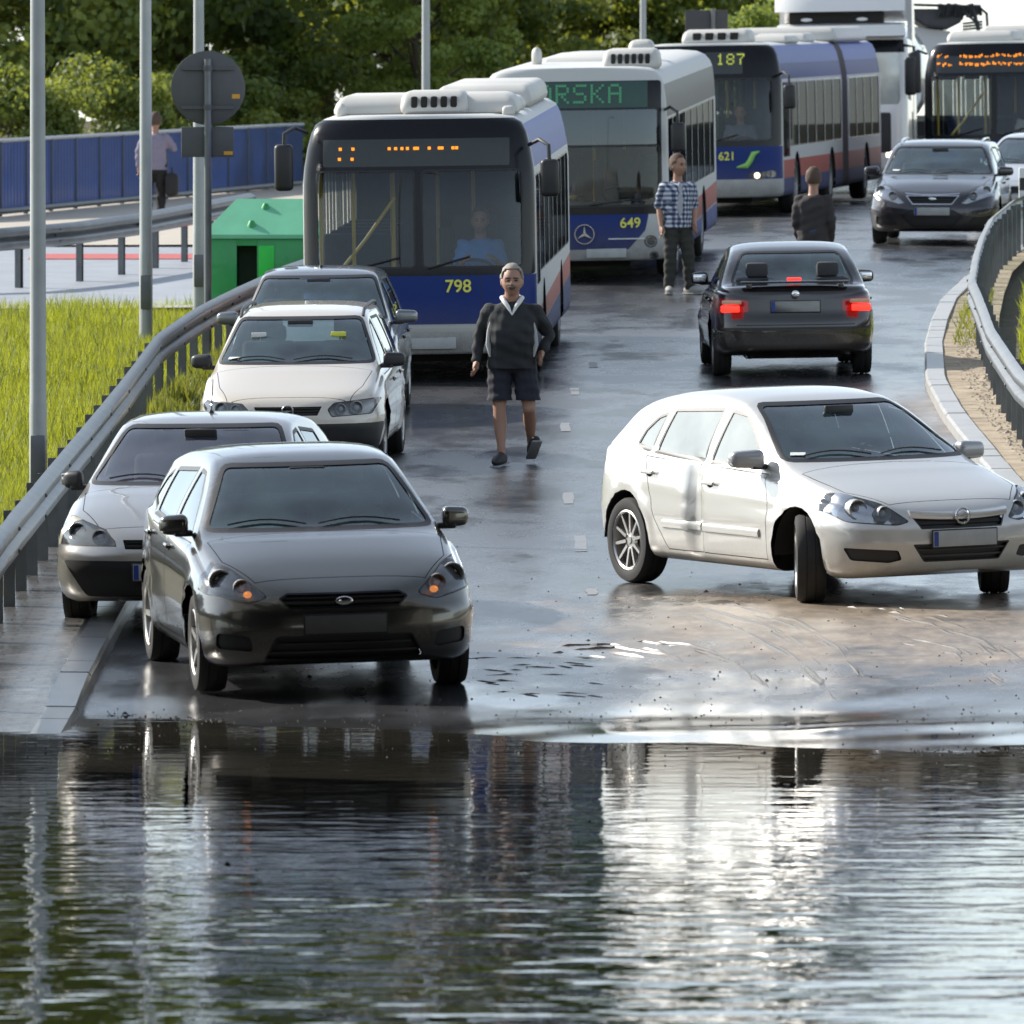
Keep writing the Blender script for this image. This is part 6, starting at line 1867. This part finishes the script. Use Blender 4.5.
def head_shape(b, Mh):
    n0 = len(b.verts)
    vs = ball(b, (0, 0, 0), (.080, .100, .124), 32)
    for v in vs:
        x, y, z = v.co
        if z < -.02: v.co.x *= 1 - .20*min(1, (-z-.02)/.1); v.co.y = v.co.y*.92 - .010
        if y < 0:
            if abs(z-.005) < .018 and .014 < abs(x) < .05: v.co.y += .010
            v.co.y -= .006*math.exp(-((z+.105)/.018)**2-(x/.03)**2)
    vs += ball(b, (0, -.098, -.022), (.014, .018, .015), 8)
    vs += tube(b, [(0, -.088, .012), (0, -.104, -.018)], [.008, .012], 8)
    for sg in (1, -1): vs += ball(b, (sg*.080, .008, -.008), (.012, .02, .034), 10)
    vs += ball(b, (0, -.082, -.066), (.028, .012, .010), 10)
    for v in vs: v.co = Mh @ v.co
def head_extras(root, Mh, hair, moustache):
    b = nb()
    for sg in (1, -1): ball(b, (sg*.031, -.084, .005), (.014, .010, .007), 8)
    for sg in (1, -1): box(b, (sg*.031-.021, -.099, .021), (sg*.031+.021, -.084, .029), bev=.002)
    box(b, (-.022, -.096, -.069), (.022, -.086, -.064), bev=.002)
    for v in b.verts: v.co = Mh @ v.co
    obj('facial_features', b, mat('dark_features', (.05, .03, .025), .5), root)
    b = nb(); vs = ball(b, (0, .012, .024), (.090, .106, .119), 28)
    kill = [v for v in b.verts if (v.co.y < -.05 and v.co.z < .088) or v.co.z < -.055 or (v.co.y < .005 and v.co.z < .02)]
    bmesh.ops.delete(b, geom=kill, context='VERTS')
    r_ = random.Random(3)
    for v in b.verts: v.co += v.co.normalized()*r_.uniform(-.002, .007)
    bmesh.ops.solidify(b, geom=list(b.faces), thickness=.012)
    for v in b.verts: v.co = Mh @ v.co
    obj('hair', b, hair, root)
    if moustache:
        b = nb(); ball(b, (0, -.098, -.050), (.036, .013, .012), 12)
        for v in b.verts: v.co = Mh @ v.co
        obj('moustache', b, mat('dark_moustache', (.10, .08, .065), .8), root)
def hand_bm(b, wrist, dirv, side, curl=.5):
    """palm with five separate fingers, hanging along dirv"""
    d = Vector(dirv).normalized()
    fw = Vector((0, -1, 0)); fw = (fw - d*fw.dot(d)).normalized(); n = d.cross(fw).normalized()*side
    w = Vector(wrist)
    for k, (off, ln) in enumerate(((-.034, .062), (-.0115, .076), (.0115, .072), (.033, .056))):
        p0 = w + d*.085 + fw*off
        p1 = p0 + d*ln*.5 + n*(-.012*curl); p2 = p1 + d*ln*.32 + n*(-.03*curl); p3 = p2 + d*ln*.15*(1-curl) + n*(-.022*curl)
        tube(b, [w+d*.05+fw*off*.8, p0, p1, p2, p3], [.0115, .0105, .0095, .0085, .006], 8)
    tube(b, [w+d*.02+fw*.02, w+d*.05+fw*.053, w+d*.085+fw*.063+n*-.01, w+d*.108+fw*.060+n*-.018], [.015, .0125, .011, .008], 8)
    tube(b, [w-d*.01, w+d*.03, w+d*.06, w+d*.09], [.026, .030, .030, .026], 10)
def shoe(root, ankle, yaw, m, pitch=0, roll=0):
    b = nb(); vs = ball(b, (0, 0, 0), (.050, .150, .058), 18)
    for v in vs:
        x, y, z = v.co; y2 = y-.055
        z = max(z, -.04)
        if y > .02: z = z*1.25
        else: z = z*(1-.35*min(1, (-y)/.14)) if z > 0 else z
        v.co = Vector((x*(1+.12*(y < -.03)), y2, z))
    Mx = Matrix.Translation(ankle) @ Matrix.Rotation(yaw, 4, 'Z') @ Matrix.Rotation(pitch, 4, 'X') @ Matrix.Translation((0, 0, -.035))
    for v in b.verts: v.co = Mx @ v.co
    o = obj('shoe', b, m, root)
    b = nb(); box(b, (-.048, -.2, -.055), (.048, .09, -.035), bev=.012)
    for v in b.verts: v.co = Mx @ v.co
    obj('sole', b, mat('shoe_sole', (.3, .3, .3), .7), o)
def person(label, X, Y, yaw, J, build='long', top=None, bottom=None, shoes=None, hair=M_hairgrey, head_yaw=0, moustache=False, group=None, dz=0, scale=1.0, shorts=False, collar=None, fat=1.0, open_shirt=None, vox=.011, head=1.1, hem=.0):
    root = empty('person', label, 'person', group)
    V = {k: Vector(v) for k, v in J.items() if not isinstance(v, float) and not isinstance(v, int)}
    pv, wa, ch, n0, nk = V['pelvis'], V['waist'], V['chest'], V['neck0'], V['neck']
    f = fat
    Mh = Matrix.Translation(nk+Vector((0, -.015, .115*head))) @ Matrix.Rotation(head_yaw, 4, 'Z') @ Matrix.Scale(head, 4)
    belly = Vector((0, -.035*(f-1)*6, 0))
    torso = lambda e: [(pv-Vector((0, 0, .10)), .145*f**.5+e, .105+e), (pv, .165*f**.6+e, .125*f+e), (wa+belly*.6, .155*f+e, .125*f+e), (wa.lerp(ch, .5)+belly*.6, .165*f**.8+e, .125*f+e), (ch, .178*f**.6+e, .125*f**.5+e), (ch+Vector((0, 0, .07)), .165*f**.5+e, .105+e), (n0-Vector((0, 0, .035)), .11+e, .08+e), (n0+Vector((0, 0, .0)), .06+e, .06+e)]
    b = nb(); oval(b, torso(0))
    limb(b, [n0-Vector((0, 0, .03)), nk+Vector((0, 0, .04))], [.062*f**.5, .056*f**.5])
    for s_, sd in (('l', 1), ('r', -1)):
        sh, el, wr = V['sh_'+s_], V['el_'+s_], V['wr_'+s_]
        limb(b, [ch+Vector((sd*.1, 0, .06)), sh-Vector((0, 0, .015)), sh.lerp(el, .4), el, el.lerp(wr, .35), wr], [.07, .062, .055, .043, .042, .027])
        hp, kn, an = V['hip_'+s_], V['kn_'+s_], V['an_'+s_]
        limb(b, [hp+Vector((0, 0, .02)), hp.lerp(kn, .3), hp.lerp(kn, .8), kn, kn.lerp(an, .30)+Vector((0, .018, 0)), kn.lerp(an, .75), an], [.095, .088, .064, .056, .060, .038, .036])
        d = wr-el; hand_bm(b, wr, d, sd, .65)
    head_shape(b, Mh)
    obj('body', fuse(b, vox, 2), M_skin, root, ang=70)
    # upper garment
    long_ = build != 'short'
    e = .022
    b = nb(); T = torso(e)
    oval(b, [(T[0][0]+Vector((0, 0, .0-hem)), T[1][1]*1.0, T[1][2])] + T[1:-1] + [(n0-Vector((0, 0, .005)), .078, .075)])
    for s_, sd in (('l', 1), ('r', -1)):
        sh, el, wr = V['sh_'+s_], V['el_'+s_], V['wr_'+s_]
        if long_: limb(b, [ch+Vector((sd*.1, 0, .055)), sh-Vector((0, 0, .02)), sh.lerp(el, .5), el, el.lerp(wr, .5), el.lerp(wr, .93)], [.082, .080*f**.3, .068*f**.3, .060, .052, .043])
        else: limb(b, [ch+Vector((sd*.1, 0, .055)), sh-Vector((0, 0, .02)), sh.lerp(el, .5), sh.lerp(el, .9)], [.08, .080, .076, .070])
    g = fuse(b, vox*1.1, 3)
    rr = random.Random(9); ph = [rr.uniform(0, 6) for _ in range(6)]
    g.normal_update()
    for v in g.verts:      # folds hang from the shoulders and gather at the elbows
        x, y, z = v.co
        v.co += v.normal*(.006*math.sin(x*38+z*14+ph[0])*math.sin(z*21+y*30+ph[1])+.004*math.sin(z*55+x*20+ph[2]))
    zc_ = pv.z-.085-hem
    gg = list(g.verts)+list(g.edges)+list(g.faces)
    if J.get('sit') is None:
        arm = [v for v in g.verts if v.co.z < zc_ and abs(v.co.x-pv.x) > .21*f]
        bmesh.ops.bisect_plane(g, geom=gg, plane_co=(0, 0, zc_), plane_no=(0, 0, 1), clear_inner=not arm)
    obj('jacket' if long_ else 'shirt', g, top, root, ang=70)
    if bottom is not None:
        b = nb()
        oval(b, [(pv-Vector((0, 0, .13)), .12, .10), (pv-Vector((0, 0, .08)), .158*f**.5, .125), (pv+Vector((0, 0, .04)), .168*f**.6, .135*f), (wa-Vector((0, 0, .05)), .165*f**.8, .135*f)])
        for s_ in 'lr':
            hp, kn, an = V['hip_'+s_], V['kn_'+s_], V['an_'+s_]
            if shorts: limb(b, [hp+Vector((0, 0, .0)), hp.lerp(kn, .5), hp.lerp(kn, .95)], [.112, .106, .112])
            else: limb(b, [hp, hp.lerp(kn, .5), kn, kn.lerp(an, .5), kn.lerp(an, .97)], [.108, .098, .084, .076, .068])
        g = fuse(b, vox*1.1, 3); g.normal_update()
        for v in g.verts:
            x, y, z = v.co
            v.co += v.normal*(.005*math.sin(z*32+x*12+ph[3])*math.sin(x*25+ph[4])+.003*math.sin(z*70+y*20))
        if shorts:
            zk = V['hip_l'].lerp(V['kn_l'], .80).z
            bmesh.ops.bisect_plane(g, geom=list(g.verts)+list(g.edges)+list(g.faces), plane_co=(0, 0, zk), plane_no=(0, 0, 1), clear_inner=True)
        obj('shorts' if shorts else 'trousers', g, bottom, root, ang=70)
    head_extras(root, Mh, hair, moustache)
    if shoes is not None:
        for s_ in 'lr': shoe(root, J['an_'+s_], J.get('foot_yaw_'+s_, 0), shoes, J.get('foot_pitch_'+s_, 0))
    if collar is not None:
        b = nb(); c0 = n0
        for sg in (1, -1):
            p = [c0+Vector((sg*.06, .065, .04)), c0+Vector((sg*.088, -.02, .03)), c0+Vector((sg*.066, -.088, -.005)), c0+Vector((sg*.035, -.118, -.05)), c0+Vector((0, -.148, -.125))]
            tube(b, p, [.018, .022, .022, .018, .006], 8)
        obj('collar', b, collar, root)
    if open_shirt is not None:
        b = nb(); c0 = V['chest']; c1 = V['pelvis']
        ball(b, (c0+c1)/2 + Vector((.0, -.095, .045)), (.062, .062, .27), 16); obj('undershirt', b, open_shirt, root)
    root.matrix_world = Matrix.Translation((X, Y, zg(X, Y)+.004+dz)) @ Matrix.Rotation(yaw, 4, 'Z') @ Matrix.Scale(scale, 4)
    return root
M_jacket = mat('charcoal_jacket', (.018, .020, .022), .85, var=.3)
M_navy = mat('navy_shorts', (.012, .013, .022), .85, var=.3)
walk = dict(pelvis=(0, 0, .95), waist=(0, -.01, 1.10), chest=(0, -.005, 1.31), neck0=(0, .0, 1.47), neck=(0, -.03, 1.52),
    sh_l=(.19, .0, 1.385), el_l=(.325, .10, 1.17), wr_l=(.265, -.02, 1.02),
    sh_r=(-.19, 0, 1.385), el_r=(-.285, .05, 1.14), wr_r=(-.31, -.06, .93),
    hip_l=(.105, 0, .90), kn_l=(.150, -.07, .50), an_l=(.170, .18, .165), hip_r=(-.105, 0, .90), kn_r=(-.11, -.08, .49), an_r=(-.09, -.15, .09),
    foot_pitch_l=R(-35), foot_yaw_l=R(14), foot_yaw_r=R(-20), foot_pitch_r=R(8))
p_ = person('man in dark jacket and navy shorts walking down the middle of the wet road', 0.0, 92.6, R(0), walk, top=M_jacket, bottom=M_navy, shoes=mat('black_trainers', (.02, .02, .022), .6), moustache=True,
    collar=mat('white_collar', (.7, .7, .68), .7), shorts=True, fat=1.27, scale=1.03, vox=.008, head=1.12)
p_.scale = (1.06, 1.05, 1.03)
for sg in (-1, 1):
    b = nb(); tube(b, [(sg*.185, -.10, 1.30), (sg*.198, -.112, 1.20), (sg*.205, -.118, 1.08), (sg*.19, -.115, .97)], [.006, .022, .026, .008], 8)
    obj('jacket_panel', b, mat('pale_grey_panel', (.36, .36, .36), .8), p_)
def plaid():
    m, nt, p, N, L = new_mat('blue_plaid')
    tc = N.new('ShaderNodeTexCoord'); sx = N.new('ShaderNodeSeparateXYZ'); L.new(tc.outputs['Object'], sx.inputs[0])
    a = mth(nt, 'GREATER_THAN', mth(nt, 'FRACT', mth(nt, 'MULTIPLY', mth(nt, 'ADD', sx.outputs['X'], mth(nt, 'MULTIPLY', sx.outputs['Y'], 1.0)), 17.0)), .55)
    c = mth(nt, 'GREATER_THAN', mth(nt, 'FRACT', mth(nt, 'MULTIPLY', sx.outputs['Z'], 17.0)), .55)
    f = mth(nt, 'MULTIPLY', mth(nt, 'ADD', a, c), .5)
    L.new(ramp(nt, f, [(0, (.025, .035, .07)), (.5, (.16, .19, .27)), (1, (.55, .57, .6))]), p.inputs['Base Color']); p.inputs['Roughness'].default_value = .85
    return m
stand = dict(pelvis=(0, 0, .93), waist=(0, 0, 1.08), chest=(0, 0, 1.29), neck0=(0, .01, 1.44), neck=(0, -.01, 1.51),
    sh_l=(.17, 0, 1.38), el_l=(.22, .04, 1.11), wr_l=(.20, -.08, .90), sh_r=(-.17, 0, 1.38), el_r=(-.23, .04, 1.10), wr_r=(-.225, -.04, .86),
    hip_l=(.09, 0, .88), kn_l=(.13, -.03, .48), an_l=(.16, .02, .09), hip_r=(-.09, 0, .88), kn_r=(-.10, -.02, .48), an_r=(-.11, .02, .09), foot_yaw_l=R(40), foot_yaw_r=R(-10))
person('man in open blue plaid shirt and dark trousers standing beside bus 649', 2.17, 131.0, R(12), stand, build='short', top=plaid(), bottom=mat('dark_olive_trousers', (.035, .036, .03), .9), shoes=mat('pale_shoes', (.3, .29, .27), .7),
    hair=M_hairbrown, head_yaw=R(35), open_shirt=mat('grey_tshirt', (.36, .37, .40), .85), scale=1.03)
person('person in dark jacket standing behind the black saloon', 3.78, 125.5, R(172), dict(stand, foot_yaw_l=0), top=mat('dark_brown_jacket', (.035, .03, .03), .9), bottom=mat('blue_jeans', (.03, .06, .13), .9), shoes=M_black, hair=M_hairbrown, scale=1.0, fat=1.12)
back = dict(stand); back.update(wr_l=(.27, -.02, .90), el_l=(.27, .0, 1.14), kn_r=(-.09, -.12, .50), an_r=(-.09, -.02, .12), an_l=(.1, .12, .09), el_r=(-.30, -.05, 1.2), wr_r=(-.16, -.22, 1.28))
p_ = person('person in lilac shirt and dark trousers walking away along the pavement past the blue fence', -5.92, 166.0, R(178), back, top=mat('lilac_shirt', (.22, .2, .27), .85), bottom=mat('charcoal_trousers', (.02, .02, .022), .9), shoes=M_black, hair=M_hairbrown, scale=1.02)
bg_ = nb(); box(bg_, (-.11, -.2, -.36), (.11, .2, .04), bev=.09, seg=4); tube(bg_, [(0, -.12, 0), (0, -.06, .12), (0, .06, .12), (0, .12, 0)], .012, 6)
o = obj('shoulder_bag', bg_, mat('black_bag', (.012, .012, .013), .7)); tag(o, 'black bag hanging from the hand of the person by the blue fence', 'bag'); o.location = Vector((-5.92+.28, 165.96, zg(-5.9, 166)+.78)); 
# drivers
def driver(label, bus_root_M, y, m_top, lx=-1.35):
    J = dict(pelvis=(0, 0, .06), waist=(0, 0, .2), chest=(0, 0, .42), neck0=(0, .01, .58), neck=(0, -.01, .64),
        sh_l=(.18, 0, .52), el_l=(.24, -.12, .27), wr_l=(.16, -.34, .36), sh_r=(-.18, 0, .52), el_r=(-.24, -.12, .27), wr_r=(-.16, -.34, .36),
        hip_l=(.1, -.05, .02), kn_l=(.14, -.42, .05), an_l=(.14, -.48, -.36), hip_r=(-.1, -.05, .02), kn_r=(-.14, -.42, .05), an_r=(-.14, -.48, -.36))
    J['sit'] = 1.0
    r_ = person(label, 0, 0, 0, J, build='short', top=m_top, bottom=M_navy, shoes=M_black, hair=M_hairbrown, fat=1.15, vox=.014)
    r_.matrix_world = bus_root_M @ Matrix.Translation((lx, y, .92)) @ Matrix.Rotation(R(90), 4, 'Z')
driver('bus driver in blue shirt seated behind the windscreen of bus 798', bus_M(-.98, 106.9, R(-2.1)), .62, mat('blue_shirt', (.10, .26, .62), .8), -1.15)
driver('bus driver in grey shirt seated behind the windscreen of bus 621', bus_M(3.2, 165, R(-7.5)), .45, mat('grey_shirt', (.16, .17, .2), .8))
driver('driver in pale shirt seated in the bus at the right edge', bus_M(8.35, 173, R(-9)), .5, mat('pale_shirt', (.5, .5, .48), .8))

# ---------------------------------------------------------------- unseen deck and walls, added out of frame to darken the car fronts
def shade_deck():
    root = empty('shade_viaduct', 'unseen concrete deck and walls added out of frame to darken the car fronts', 'light blocker', loc=(0, 0, 0))
    MD = mat('stained_concrete', (.16, .155, .145), .85, var=.3, scale=1)
    b = nb(); box(b, (-40, -12, 5.3), (40, 61.0, 6.7)); obj('deck', b, MD, root, smooth=False)
    b = nb(); box(b, (-40, 60.6, 6.71), (40, 61.05, 7.6)); obj('parapet', b, M_conc, root, smooth=False)
    for sg in (-1, 1):
        b = nb(); box(b, (min(sg*6.5, sg*9), -12, -1.5), (max(sg*6.5, sg*9), 60.5, 5.29)); obj('abutment', b, MD, root, smooth=False)
shade_deck()
